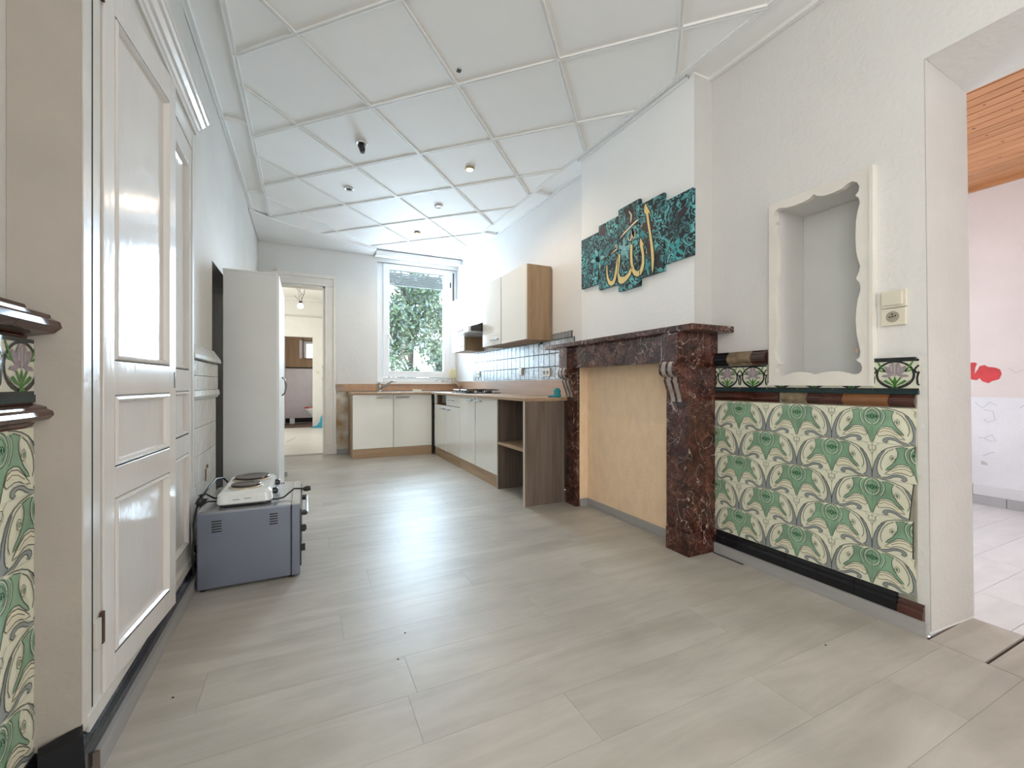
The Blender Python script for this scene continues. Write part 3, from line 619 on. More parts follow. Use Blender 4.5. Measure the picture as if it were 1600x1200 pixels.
# ------------------------------------------------------------------ built-in cupboard
cup = thing('built_in_cupboard', 'white panelled double-door cupboard built into the left wall under a moulded cornice', 'cupboard', (-.5, 2.05, 0))
MB().box(-.52, -.498, 1.44, 1.486, .13, 2.27).box(-.52, -.502, 1.491, 1.552, .13, 2.27).build('door_frame', framep, cup)
MB().box(-.52, -.500, 2.615, 2.652, .12, 2.27).box(-.52, -.502, 1.55, 2.615, 2.165, 2.27).box(-.52, -.494, 1.46, 2.652, .112, .152).build('door_frame', framep, cup)
MB().box(-.77, -.75, 1.5, 2.65, .1, 2.3).box(-.75, -.55, 1.5, 2.65, .1, .13).box(-.75, -.55, 1.5, 2.65, 2.2, 2.3).build('carcass', darkgap, cup)
prof = [(0, 2.262), (.010, 2.262), (.013, 2.272), (.010, 2.278), (.018, 2.284), (.024, 2.296), (.020, 2.300), (.032, 2.306), (.044, 2.322), (.040, 2.326), (.052, 2.332), (.058, 2.342), (.054, 2.346), (.060, 2.350), (.060, 2.362), (0, 2.370)]
MB().prism(prof, lambda p, t: (-.502 + p[0], t + p[0] * (.5 if t > 2 else 0), p[1]), .9 + .54, 2.665).build('cornice', gloss, cup)
def leaf(W, xf, name='door'):
    """panelled leaf in (t along width, o outwards, z)"""
    Z = [.15, .225, .67, .76, .968, 1.066, 2.06, 2.16]; T = [0, .060, W - .060, W]
    m = MB(); bx = lambda a, b, z0, z1, o0=-.032, o1=0: m.box(a, b, o0, o1, z0, z1)
    bx(T[0], T[1], Z[0], Z[7]); bx(T[2], T[3], Z[0], Z[7])
    for a, b in ((0, 1), (2, 3), (4, 5), (6, 7)): bx(T[1], T[2], Z[a], Z[b])
    o = m.build(name, gloss, cup, xf=xf, bevel=.0015)
    for a, b in ((1, 2), (3, 4), (5, 6)):
        B(T[1] - .002, T[2] + .002, -.026, -.013, Z[a] - .002, Z[b] + .002).build('door_panel', gloss, o, xf=xf)
        q = MB(); pr = [(0, 0), (0, -.006), (.006, .002), (.012, .004), (.018, -.004), (.022, -.013), (0, -.016)]
        x0, x1, z0, z1 = T[1], T[2], Z[a], Z[b]; n = len(pr); C = []
        for (cx, cz, sx, sz) in ((x0, z0, 1, 1), (x1, z0, -1, 1), (x1, z1, -1, -1), (x0, z1, 1, -1)):
            C.append([(cx + sx * p[0], p[1], cz + sz * p[0]) for p in pr])
        q.add([v for c in C for v in c], [(k * n + i, k * n + (i + 1) % n, ((k + 1) % 4) * n + (i + 1) % n, ((k + 1) % 4) * n + i) for k in range(4) for i in range(n)])
        q.build('panel_moulding', gloss, o, xf=xf)
    return o
TH = radians(5.2)
def xf1(v): return Vector((-.497 + v.x * sin(TH) + v.y * cos(TH), 1.557 + v.x * cos(TH) - v.y * sin(TH), v.z))
l1 = leaf(.522, xf1)
B(.505, .512, -.001, .002, .985, 1.045).build('keyhole', black, l1, xf=xf1)
l2 = leaf(.535, lambda v: Vector((-.503 + v.y, 2.078 + v.x, v.z)))
for z0, h in ((.30, .07), (2.05, .14)):
    MB().box(-.503, -.494, 1.506, 1.534, z0, z0 + h).box(-.500, -.492, 1.538, 1.550, z0 - .005, z0 + h + .01, 1).build('hinge', [framep, mat('rusty_hinge', (.07, .03, .02), .7)], cup)
MB().box(-.4995, -.4970, 1.4845, 1.4895, .16, 2.2).build('frame_gap', darkgap, cup)

# ------------------------------------------------------------------ wardrobe
wd = thing('wardrobe', 'tall narrow pale grey wardrobe with white doors standing at the left wall', 'wardrobe', (-.35, 4.1, 0))
WY0, WY1 = 3.60, 4.52
B(-.513, -.185, WY0, WY0 + .016, 0, 1.798).build('side_panel', wardm, wd, bevel=.0012)
MB().box(-.513, -.185, WY1 - .016, WY1, 0, 1.798).build('side_panel', wardm, wd)
MB().box(-.515, -.183, WY0 - .003, WY1 + .003, 1.798, 1.812).build('top_panel', wardm, wd, bevel=.001)
MB().box(-.513, -.508, WY0 + .016, WY1 - .016, 0.04, 1.798).build('back_panel', wardm, wd)
B(-.215, -.20, WY0 + .016, WY1 - .016, 0, .06).build('plinth', wardw, wd)
for k, (a, b) in enumerate(((WY0 + .001, 4.058), (4.062, WY1 - .001))):
    d = B(-.185, -.167, a, b, .03, 1.796).build('door', wardw, wd, bevel=.0015)
    yh = 4.02 if k == 0 else 4.10
    MB().tube([(-.167, yh, .905), (-.150, yh, .92), (-.138, yh, .965), (-.138, yh, .995), (-.150, yh, 1.04), (-.167, yh, 1.055)], .006, 8).build('handle', mat('grey_handle', (.24, .25, .27), .3, .7), d, smooth=True)

# ------------------------------------------------------------------ toaster oven and hotplate
ov = thing('tabletop_oven', 'grey metal tabletop oven standing on the floor beside the cupboard', 'oven', (-.24, 2.8, 0))
MB().box(-.463, -.062, 2.5, 3.09, .012, .378, 0).build('body', [ovenm], ov, bevel=.006)
MB().box(-.463, -.062, 2.502, 3.088, .3775, .3805, 0).box(-.060, -.022, 2.502, 3.088, .3775, .3805).build('top_sheet', ovent, ov)
MB().box(-.060, -.020, 2.5, 3.09, .012, .378).build('front_frame', ovenm, ov, bevel=.004)
MB().box(-.020, -.014, 2.52, 2.95, .05, .345).build('door_glass', black, ov)
MB().box(-.020, -.012, 2.955, 3.08, .03, .36).build('control_panel', mat('dark_panel', (.05, .05, .055), .3), ov)
hb = MB().tube([(.014, 2.55, .315), (.014, 2.92, .315)], .007, 8).box(-.014, .014, 2.55, 2.562, .308, .322, 1).box(-.014, .014, 2.90, 2.912, .308, .322, 1).build('handle', [chrome, black], ov)
for k in range(3): MB().tube([(-.012, 3.01, .10 + .095 * k), (.012, 3.01, .10 + .095 * k)], .016, 14).build('knob', black, ov)
for k in range(2): B(-.016, .004, 2.507, 2.52, .13 + .10 * k, .165 + .10 * k).build('hinge_lug', black, ov)
for (x0, x1, zt) in ((-.402, -.362, .338), (-.158, -.122, .343)):
    for k in range(5): MB().prism([(x0, 0), (x1, .001), (x1, .0045), (x0, .0045)], lambda p, t: (p[0], t, zt - .0125 * k + p[1] - .004), 2.4965, 2.5005).build('vent_slot', darkgap, ov)
for k in range(7): B(-.19 + .012 * k, -.184 + .012 * k, 3.03, 3.06, .3805, .382).build('vent_slot', darkgap, ov)
for (a, b) in ((-.44, 2.53), (-.06, 2.53), (-.44, 3.06), (-.06, 3.06)): MB().cyl((a, b, 0), (a, b, .013), .014, 10).build('foot', black, ov)

hp = thing('hotplate', 'white portable two-ring electric hotplate lying on top of the grey oven', 'hotplate', (-.27, 2.78, .381))
def rr(x0, x1, y0, y1, r, n=5):
    out = []
    for (cx, cy, a0) in ((x1 - r, y1 - r, 0), (x0 + r, y1 - r, 90), (x0 + r, y0 + r, 180), (x1 - r, y0 + r, 270)):
        out += [(cx + r * cos(radians(a0 + 90 * k / n)), cy + r * sin(radians(a0 + 90 * k / n))) for k in range(n + 1)]
    return out
b0 = rr(-.396, -.150, 2.555, 3.02, .03); b1 = rr(-.392, -.154, 2.56, 3.015, .03); b2 = rr(-.376, -.168, 2.585, 2.995, .03); n_ = len(b0)
m = MB(); m.add([(p[0], p[1], z) for (b, z) in ((b1, .396), (b0, .402), (b1, .442), (b2, .456)) for p in b], [(i * n_ + k, i * n_ + (k + 1) % n_, (i + 1) * n_ + (k + 1) % n_, (i + 1) * n_ + k) for i in range(3) for k in range(n_)] + [tuple(range(n_)), tuple(3 * n_ + k for k in range(n_))])
m.build('housing', enamel, hp)
MB().prism(rr(-.388, -.158, 2.565, 3.01, .03), lambda p, t: (p[0], p[1], t), .388, .396).build('base_tray', black, hp)
for (cx, cy, r, nm) in ((-.278, 2.685, .070, 0), (-.268, 2.890, .088, 1)):
    MB().lathe([(r + .010, .456), (r + .010, .460), (r + .002, .464), (r - .002, .458)], (cx, cy, 0), 32).build('trim_ring', mat('ring_brass', (.55, .47, .36), .3, .5), hp, smooth=False)
    MB().lathe([(r - .003, .458), (r, .470), (r - .004, .474), (r * .55, .473), (r * .5, .4715), (r * .2, .4715), (.004, .472)], (cx, cy, 0), 32).build('heating_plate', platem, hp)
MB().box(-.345, -.215, 2.5545, 2.5585, .402, .436).box(-.325, -.295, 2.5535, 2.5550, .418, .4205, 1).box(-.275, -.245, 2.5535, 2.5550, .420, .4225, 1).build('scale_plate', [enamel, black], hp)
for yk in (2.66, 2.88): MB().tube([(-.154, yk, .425), (-.134, yk, .425), (-.128, yk, .425)], [.017, .017, .012], 12).build('knob', black, hp)
for (a, b) in ((-.37, 2.59), (-.17, 2.59), (-.37, 2.98), (-.17, 2.98)): MB().cyl((a, b, .381), (a, b, .389), .012, 10).build('foot', black, hp)
MB().tube([(-.16, 2.60, .394), (-.13, 2.605, .390), (-.10, 2.62, .392), (-.075, 2.66, .405), (-.05, 2.66, .425), (-.02, 2.625, .430), (.004, 2.60, .430)], .0045, 8).tube([(-.006, 2.60, .430), (.012, 2.60, .432), (.030, 2.60, .434)], [.010, .015, .013], 10).build('power_cord', black, hp, smooth=True)
cords = thing('black_cord', 'black looped cord with plug hanging behind the oven by the cupboard', 'cord', (-.45, 2.8, .381))
MB().tube([(-.40, 2.74, .392), (-.43, 2.73, .400), (-.462, 2.68, .440), (-.470, 2.62, .425), (-.474, 2.56, .39), (-.478, 2.52, .33), (-.476, 2.49, .22), (-.472, 2.488, .10)], .005, 8).build('cable', black, cords, smooth=True)
MB().tube([(-.400, 2.985, .425), (-.418, 2.95, .462), (-.438, 2.85, .478), (-.452, 2.72, .460), (-.462, 2.62, .43)], .005, 8).tube([(-.405, 2.70, .388), (-.415, 2.66, .397), (-.44, 2.62, .410), (-.463, 2.58, .395)], .0045, 8).build('cable', black, cords, smooth=True)
MB().tube([(-.462, 2.60, .452), (-.455, 2.60, .43), (-.470, 2.58, .405)], [.014, .022, .016], 10).build('plug', black, cords, smooth=True)

# ------------------------------------------------------------------ mantelpiece
mp_ = thing('mantelpiece', 'dark red veined marble mantelpiece with scroll brackets around a papered-over fireplace', 'mantelpiece', (2.1, 2.45, 0))
MB().box(1.905, 2.248, 1.70, 3.30, 1.298, 1.334).build('shelf', marb, mp_, bevel=.005)
def pier(y0, y1, p0, p1, nm):
    MB().box(2.008, 2.106, y0, y1, .135, 1.298).build('pilaster', marb, mp_, bevel=.002)
    MB().box(1.992, 2.106, p0, p1, 0, .135).build('plinth', marb, mp_, bevel=.003)
pier(1.812, 1.985, 1.800, 1.975, 0); pier(2.948, 3.10, 2.9465, 3.098, 1)
MB().box(2.106, 2.248, 1.812, 1.859, .135, 1.298).box(2.106, 2.248, 1.800, 1.859, 0, .135).build('side_slab', marb, mp_)
MB().box(1.96, 2.008, 1.93, 2.962, 1.130, 1.298).build('frieze', marb, mp_, bevel=.002)
MB().box(2.008, 2.06, 1.985, 2.948, 1.13, 1.298).build('lintel_back', marb, mp_)
for (y0, y1) in ((1.8125, 1.932), (2.962, 3.075)): MB().box(1.912, 2.008, y0, y1, 1.130, 1.298).build('frieze_block', marb, mp_, bevel=.002)
pale = mat('pale_marble_flute', (.42, .36, .33), .25, var=.35, vscale=14)
for (y0, y1) in ((1.820, 1.940), (2.955, 3.072)):
    # scroll console: big volute on top, slim tapering tail
    pr = [(2.01, 1.13), (1.915, 1.13), (1.905, 1.118), (1.900, 1.10), (1.900, 1.075), (1.908, 1.055), (1.925, 1.043), (1.942, 1.040), (1.944, 1.028), (1.940, 1.018), (1.948, 1.000), (1.958, .970), (1.970, .940), (1.978, .915), (1.980, .895), (2.01, .895)]
    c = MB().prism(pr, lambda p, t: (p[0], t, p[1]), y0, y1).build('scroll_bracket', marb, mp_)
    wv = y1 - y0
    for (a, b) in ((.16, .38), (.56, .80)):
        q = MB(); P = pr[1:15]; vs = []
        for (X, Z) in P: vs += [(X - .0035, y0 + a * wv, Z), (X - .0035, y0 + b * wv, Z), (X + .002, y0 + a * wv, Z), (X + .002, y0 + b * wv, Z)]
        fs = []
        for i in range(len(P) - 1): fs += [(4 * i, 4 * i + 1, 4 * i + 5, 4 * i + 4), (4 * i, 4 * i + 2, 4 * i + 6, 4 * i + 4), (4 * i + 1, 4 * i + 3, 4 * i + 7, 4 * i + 5)]
        q.add(vs, fs); q.build('flute', pale, c)
# small plaster blob and scars on the marble
MB().box(1.955, 1.97, 1.935, 1.962, 1.122, 1.134).build('plaster_spot', mat('plaster_white', (.75, .72, .66), .8), mp_)

# ------------------------------------------------------------------ wall niche with scalloped frame
nf = thing('niche_frame', 'white scalloped frame around the recessed alcove in the right wall', 'frame', (2.23, 1.24, 1.0))
def nz(x, y, o=0): p = on('x', 2.218, 1190 + x / 6.667, (250 if o == 0 else 430) + y / 6.667); return (p.y, p.z)
hole = [nz(*p) for p in ((158, 1190), (165, 1050), (165, 950), (158, 850), (138, 770), (127, 715), (135, 672), (158, 648), (128, 620), (120, 575), (140, 530), (185, 500), (255, 497), (340, 475), (430, 440), (490, 405), (543, 355), (580, 373), (650, 372), (740, 342), (830, 300), (890, 250), (940, 222), (995, 232), (1018, 275), (1008, 328), (976, 370), (1010, 395), (1024, 440), (1003, 520), (982, 640), (978, 800), (985, 950), (1005, 1040), (1027, 1100), (1018, 1160))]
hole += [nz(x, y, 1) for (x, y) in ((983, 35), (1022, 85), (1030, 150), (1003, 250), (985, 360), (980, 480), (990, 610), (1012, 715), (1030, 790), (1022, 850), (983, 885), (1030, 915), (1048, 960), (1038, 1005), (1000, 1030), (940, 1030), (870, 1013), (790, 998), (700, 1003), (620, 1018), (550, 1038), (490, 1015), (400, 1006), (330, 1013), (270, 1035), (215, 1050), (165, 1020), (140, 975), (158, 935), (190, 925), (145, 865), (135, 805), (150, 700), (163, 600), (160, 500), (145, 380), (135, 270), (155, 182), (135, 120), (140, 60))]
Y0n, Y1n, Z0n, Z1n = 1.021, 1.474, 1.004, 1.945
outer = [(Y1n, Z0n), (Y1n, Z1n), (Y0n, Z1n), (Y0n, Z0n)]
m = MB(); tris = tessellate_polygon([[Vector((*p, 0)) for p in outer], [Vector((*p, 0)) for p in hole]]); allp = outer + hole
for X in (2.218, 2.2495): m.add([(X, p[0], p[1]) for p in allp], [tuple(t) for t in tris])
no_ = len(allp); nh = len(hole)
for i in range(nh): a = 4 + i; b = 4 + (i + 1) % nh; m.f.append([a, b, b + no_, a + no_]); m.m.append(0)
for i in range(4): a = i; b = (i + 1) % 4; m.f.append([a, b, b + no_, a + no_]); m.m.append(0)
m.build('face_board', creamp, nf)
MB().box(2.212, 2.2495, Y0n - .014, Y0n, Z0n - .012, Z1n + .006).box(2.212, 2.2495, Y0n, Y1n + .004, Z0n - .012, Z0n).build('edge_bead', creamp, nf)
MB().ribbon([(1.083, 1.145), (1.078, 1.165), (1.074, 1.145), (1.070, 1.168), (1.070, 1.14)], .003, lambda p: (2.2172, p[0], p[1])).build('orange_scribble', mat('orange_chalk', (.75, .35, .22), .8), nf)
liner = mat('niche_lining', (0.66, 0.67, 0.65), .6, var=.05)
MB().box(2.470, 2.4745, NY0 + .001, NY1 - .001, NZ0 + .001, NZ1 - .001).build('niche_back', liner, nf)

# light switch and socket
sw = thing('switch_and_socket', 'ivory light switch above a round socket beside the alcove frame', 'switch', (2.24, .945, 1.247))
B(2.236, XR, .900, .990, 1.322, 1.395).build('switch_plate', ivory, sw, bevel=.003)
B(2.228, 2.238, .912, .984, 1.332, 1.388).build('rocker', ivory, sw, bevel=.003)
B(2.238, XR, .903, .990, 1.247, 1.320).build('socket_plate', ivory, sw, bevel=.003)
so = MB().cyl((2.2375, .948, 1.284), (2.2385, .948, 1.284), .0235, 20).build('socket_well', mat('socket_well', (.38, .34, .27), .5), sw)
for (a, b) in ((.958, 1.283), (.948, 1.284), (.938, 1.287), (.949, 1.295)): MB().cyl((2.2365, a, b), (2.2378, a, b), .0032, 8).build('pin_hole', black, so)

# ------------------------------------------------------------------ five-part canvas
CXP = 2.083
def cv(x, y): p = on('x', CXP, 900 + x / 6.316, 280 + y / 6.316); return (p.y, p.z)
xs = [52, 222, 415, 630, 870, 1155]
tb = [((52, 605), (222, 525), (52, 1085), (222, 1030)), ((222, 460), (415, 370), (222, 1092), (415, 1040)), ((415, 300), (630, 195), (415, 1110), (630, 1050)), ((630, 245), (870, 140), (630, 972), (870, 905)), ((870, 215), (1155, 87), (870, 835), (1155, 745))]
strokes = {
 'a': [(686, 236), (712, 285), (740, 345), (716, 330), (722, 400), (736, 490), (752, 590), (768, 700), (772, 790), (766, 880), (757, 938), (748, 870), (746, 780), (738, 670), (722, 540), (705, 430), (694, 350), (676, 330), (674, 290)],
 'b': [(537, 632), (560, 655), (558, 760), (564, 840), (582, 895), (610, 910), (636, 885), (652, 825), (652, 745), (640, 690), (626, 625), (640, 578), (674, 655), (660, 650), (674, 740), (676, 830), (664, 895), (640, 945), (605, 962), (572, 945), (550, 900), (538, 825), (535, 740)],
 'c': [(432, 730), (440, 760), (430, 850), (424, 920), (440, 965), (480, 962), (515, 930), (538, 880), (550, 850), (556, 890), (540, 945), (505, 995), (465, 1030), (432, 1032), (412, 1000), (406, 930), (412, 840), (424, 770)],
 'd': [(430, 735), (418, 820), (408, 900), (396, 980), (378, 1035), (350, 1057), (322, 1035), (306, 980), (301, 910), (303, 850), (311, 850), (314, 920), (324, 975), (342, 1005), (362, 1005), (378, 965), (390, 890), (402, 810), (416, 740)]}
thin = [([(345, 748), (375, 715), (408, 690), (412, 660), (400, 645), (390, 660), (402, 678)], 11), ([(438, 582), (480, 530), (540, 470), (600, 410), (624, 394)], 15), ([(523, 312), (534, 332), (548, 350), (545, 395), (540, 430)], 13), ([(516, 560), (520, 600), (540, 605), (550, 570), (552, 500), (556, 560), (566, 582), (584, 575), (586, 500)], 13), ([(660, 435), (648, 470), (634, 455)], 8), ([(700, 680), (696, 730), (712, 735)], 7), ([(605, 750), (602, 790), (615, 795)], 7), ([(330, 900), (335, 915), (345, 900), (352, 925)], 8), ([(470, 830), (478, 870), (492, 860)], 8), ([(395, 690), (350, 745)], 8)]
deco = [([(300, 600), (360, 610), (410, 590), (470, 570)], 12), ([(310, 640), (350, 560), (420, 520), (480, 500)], 6), ([(760, 560), (850, 540), (900, 500), (1000, 420), (1080, 320)], 9), ([(740, 580), (800, 590), (870, 600)], 8), ([(780, 760), (840, 720), (880, 640), (870, 570)], 8), ([(870, 720), (900, 790), (940, 800)], 8), ([(240, 960), (262, 900), (280, 820), (330, 740), (390, 680)], 10), ([(440, 470), (500, 430), (540, 390)], 8)]
patches = [[(228, 490), (280, 455), (300, 500), (285, 565), (235, 550)], [(650, 440), (700, 420), (710, 520), (660, 510), (640, 480)], [(518, 360), (560, 330), (580, 370), (560, 440), (520, 450)], [(660, 560), (700, 600), (725, 640), (735, 760), (700, 740), (690, 650)], [(740, 420), (775, 400), (760, 500), (738, 480)], [(1010, 330), (1075, 260), (1110, 290), (1060, 360), (1000, 400)]]
motif = mat('bright_teal_print', (0.05, 0.42, 0.43), .5, col2=(.02, .22, .24), vscale=40)
light_ = mat('pale_teal_print', (0.36, 0.62, 0.64), .5, col2=(.12, .40, .42), vscale=60)
def star(cx, cy, r, n, squash=1.0, rot=0, ratio=.35):
    out = []
    for k in range(2 * n * 3):
        a = rot + pi * k / (n * 3); f = .5 + .5 * cos(n * (a - rot)); rr_ = r * (ratio + (1 - ratio) * f ** 1.5)
        out.append((cx + rr_ * cos(a) * .8, cy + rr_ * sin(a) * squash))
    return out
stars = [(star(215, 790, 105, 4, 1.1, .5, .2), 4), (star(215, 790, 95, 4, 1.1, 1.28, .2), 5), (star(475, 690, 95, 5, 1.3, 2.2, .25), 5), (star(650, 545, 60, 5, 1, 0, .3), 4), (star(700, 860, 60, 4, 1.6, 1.2, .3), 4), (star(990, 690, 105, 4, 1.2, .4, .2), 4)]
words = ['leftmost', 'second from left', 'middle, lowest-reaching', 'fourth from left, with the tall gold upstroke', 'rightmost']
labs = ['leftmost of the five stepped teal canvas panels above the mantelpiece', 'second teal canvas panel from the left, with the small gold curl', 'middle teal canvas panel, hanging lowest, with the gold bowl strokes', 'fourth teal canvas panel, with the tall gold upright stroke', 'rightmost teal canvas panel, at the corner of the chimney breast']
def clipx(poly, x0, x1):
    P = [Vector(p) for p in poly]
    P = clip(P, 0, x0, True)
    if P: P = clip(P, 0, x1, False)
    return P
for k in range(5):
    (a, b, c, d) = tb[k]; ya, za = cv(*a); yb_, zb_ = cv(*b); _, zc_ = cv(*c); _, zd = cv(*d)
    ztop = (za + zb_) / 2; zbot = (zc_ + zd) / 2; y1, y0 = ya, yb_
    t = thing('canvas_panel', labs[k], 'canvas', (2.095, (y0 + y1) / 2, zbot), 'five-part canvas above the mantelpiece')
    base = B(CXP, 2.1065, y0 + .003, y1 - .003, zbot, ztop).build('canvas', tealm, t)
    x0, x1 = a[0] + 3, b[0] - 3
    def put(polys, lvl, m_, nm):
        q = MB(); any_ = False
        for poly in polys:
            for tr in tessellate_polygon([[Vector((*p, 0)) for p in poly]]):
                pc = clipx([poly[i] for i in tr], x0, x1)
                pts = []
                for p in pc:
                    yy_, zz_ = cv(p.x, p.y); pts.append((CXP - .0004 - .0004 * lvl, yy_, min(max(zz_, zbot + .002), ztop - .002)))
                if len(pts) >= 3: q.add(pts, [tuple(range(len(pts)))]); any_ = True
        if any_:
            ob = q.build(nm, m_, t)
            if nm != 'gold_lettering': ob['kind'] = 'stuff'
    def rib(pts, wd):
        P = [Vector(p) for p in pts]; n = len(P); l = []; r = []
        for i in range(n):
            dd = (P[min(i + 1, n - 1)] - P[max(i - 1, 0)]).normalized(); qv = Vector((-dd.y, dd.x)) * wd / 2
            if i in (0, n - 1): qv *= .3
            l.append(tuple(P[i] + qv)); r.append(tuple(P[i] - qv))
        return [[l[i], l[i + 1], r[i + 1], r[i]] for i in range(n - 1)]
    put([s for s, v in stars if v in (4, 6)], 0, motif, 'floral_print'); put([s for s, v in stars if v in (5,)], 0, light_, 'floral_print')
    put([star(215, 790, 16, 4), star(990, 690, 18, 4)], 1, inkm, 'floral_centre')
    put(patches, 1, mat('dark_plum_print', (.035, .015, .025), .5), 'dark_patch')
    put([q for p, wd_ in deco for q in rib(p, wd_)], 2, inkm, 'script_background')
    halo = []
    for s in strokes.values(): halo += rib(s + s[:1], 22)
    for p, wd_ in thin: halo += rib(p, wd_ + 14)
    put(halo, 3, inkm, 'letter_outline')  # dark printed outline around the lettering
    [put([sk_], 4, gold, 'gold_lettering') for sk_ in strokes.values()]; put([q for p, wd_ in thin for q in rib(p, wd_)], 5, golds, 'fine_lettering')

# ------------------------------------------------------------------ kitchen: right run
WT = .885
def handle(parent, p, q, out):          # slim bar handle from p to q, 'out' = direction off the front
    o = Vector(out) * .022; p = Vector(p); q = Vector(q); d = (q - p) * .12
    MB().tube([p + d, p + d + o * .9], .006, 6).tube([q - d, q - d + o * .9], .006, 6).tube([p + o, q + o], .009, 8).build('handle', handm, parent)
def front_x(parent, y0, y1, z0, z1, name='door', X=1.66):
    return B(X, X + .018, y0 + .002, y1 - .002, z0, z1).build(name, cabw, parent, bevel=.0015)
def carcass_x(t, y0, y1, z1=.855):
    MB().box(1.679, 2.235, y0, y0 + .016, .02, z1).box(1.679, 2.235, y1 - .016, y1, .02, z1).box(1.70, 2.235, y0 + .016, y1 - .016, .12, .136).box(2.22, 2.235, y0 + .016, y1 - .016, .136, z1).build('carcass', oakm, t)
    B(1.672, 1.688, y0, y1, 0, .125).build('plinth', oakh, t)
base_labels = ['white base cabinet with two tall doors next to the open end shelf', 'white base cabinet with one drawer above a door, below the gas hob', 'white base cabinet in the corner with its drawer front missing']
t = thing('base_cabinet', base_labels[0], 'cabinet', (1.95, 4.33, 0), 'white kitchen base cabinets')
carcass_x(t, 3.779, 4.885)
d = front_x(t, 3.779, 4.365, .125, .855); handle(d, (1.66, 4.315, .822), (1.66, 4.17, .822), (-1, 0, 0))
d = front_x(t, 4.385, 4.885, .125, .855); handle(d, (1.66, 4.60, .822), (1.66, 4.43, .822), (-1, 0, 0))
MB().box(1.657, 1.70, 3.770, 3.779, .0, .855).build('edge_strip', edgew, t)
MB().box(1.672, 1.68, 4.366, 4.384, .125, .855).build('filler', darkgap, t)
t = thing('base_cabinet', base_labels[1], 'cabinet', (1.95, 5.16, 0), 'white kitchen base cabinets')
carcass_x(t, 4.888, 5.43)
d = front_x(t, 4.888, 5.43, .725, .855, 'drawer'); handle(d, (1.66, 5.26, .80), (1.66, 5.08, .80), (-1, 0, 0))
d = front_x(t, 4.888, 5.43, .125, .718); handle(d, (1.66, 5.40, .675), (1.66, 5.24, .675), (-1, 0, 0))
t = thing('base_cabinet', base_labels[2], 'cabinet', (1.95, 5.7, 0), 'white kitchen base cabinets')
carcass_x(t, 5.433, 5.98)
d = front_x(t, 5.433, 5.98, .125, .718); handle(d, (1.66, 5.64, .675), (1.66, 5.47, .675), (-1, 0, 0))
MB().box(1.66, 1.678, 5.90, 5.98, .725, .855).build('filler_strip', cabw, t)
MB().box(1.74, 1.745, 5.45, 5.89, .74, .85).box(1.745, 2.1, 5.45, 5.89, .735, .74).build('inner_drawer', mat('drawer_grey', (.30, .31, .31), .5), t)
# open end section
t = thing('open_shelf_unit', 'open oak-look end section with one shelf and a tall end panel by the mantelpiece', 'shelf', (1.9, 3.45, 0))
B(1.612, 1.990, 3.115, 3.135, 0, .857).build('end_panel', oakd, t, bevel=.001)
B(1.607, 1.612, 3.113, 3.137, 0, .857).build('edge_strip', edgew, t)
B(1.66, 2.235, 3.755, 3.770, 0, .855).build('inner_panel', oakd, t)
B(1.655, 2.0, 3.135, 3.755, .428, .450).build('shelf', oakh, t, bevel=.001)
B(2.225, 2.235, 3.135, 3.755, 0, .855).build('back_board', oakd, t)
# worktops
wt = thing('worktop', 'pale oak-look worktop with square edge running along the right wall', 'worktop', (1.93, 4.6, .857))
MB().box(1.625, 2.221, 3.77, 6.02, .857, WT).build('board', oakh, wt, bevel=.002)
MB().box(1.615, 1.904, 3.115, 3.768, .857, WT - .001).box(1.904, 2.221, 3.12, 3.768, .857, WT - .001).build('board', oakh, wt, bevel=.002)
wt2 = thing('worktop', 'pale oak-look worktop holding the sink beneath the window', 'worktop', (1.2, 6.4, .857))
MB().box(.555, 2.22, 6.035, 6.668, .857, WT).build('board', oakx, wt2, bevel=.002)
B(2.222, XR, 3.13, 6.67, WT, 1.038).build('splash_board', splash, wall_right)
B(2.218, XR, 3.33, 6.67, 1.038, 1.046).build('splash_edge', mat('white_sealant', (.78, .77, .72), .5), wall_right)

# sink cabinet
t = thing('sink_cabinet', 'white two-door sink cabinet beneath the window', 'cabinet', (1.1, 6.35, 0))
MB().box(.577, .593, 6.10, 6.68, 0, .855).box(1.62, 1.636, 6.10, 6.68, 0, .855).box(.593, 1.62, 6.10, 6.66, .125, .14).build('carcass', oakm, t)
B(.577, 1.645, 6.088, 6.10, 0, .125).build('plinth', oakx, t)
for (a, b, hx) in ((.579, 1.106, (.885, 1.085)), (1.112, 1.645, (1.135, 1.32))):
    d = B(a, b, 6.08, 6.097, .128, .852).build('door', cabw, t, bevel=.0015); handle(d, (hx[0], 6.08, .818), (hx[1], 6.08, .818), (0, -1, 0))
B(1.646, 1.659, 6.05, 6.09, 0, .855).build('corner_gap', darkgap, t)  # near-black strip paints the dark gap between the two runs

# sink, tap, soap
t = thing('sink', 'stainless steel inset sink with drainer in the worktop below the window', 'sink', (1.35, 6.32, WT))
sk = MB(); sk.prism(rr(.88, 2.00, 6.10, 6.55, .03), lambda p, t_: (p[0], p[1], t_), WT, WT + .005).build('rim', steel, t)
bw = MB(); P0 = rr(.93, 1.30, 6.15, 6.46, .05); P1 = rr(.95, 1.28, 6.17, 6.44, .06); n_ = len(P0)
bw.add([(p[0], p[1], WT + .0055) for p in P0] + [(p[0], p[1], WT + .0062) for p in P1], [(k, (k + 1) % n_, n_ + (k + 1) % n_, n_ + k) for k in range(n_)] + [tuple(n_ + k for k in range(n_))]); bw.build('bowl', mat('bowl_shade', (.30, .31, .32), .3, 1.0), t)
for k in range(7): MB().box(1.40, 1.93, 6.17 + .045 * k, 6.18 + .045 * k, WT + .005, WT + .008).build('drainer_rib', steel, t)
t = thing('tap', 'chrome mixer tap with a straight rising spout at the sink', 'tap', (.99, 6.52, WT))
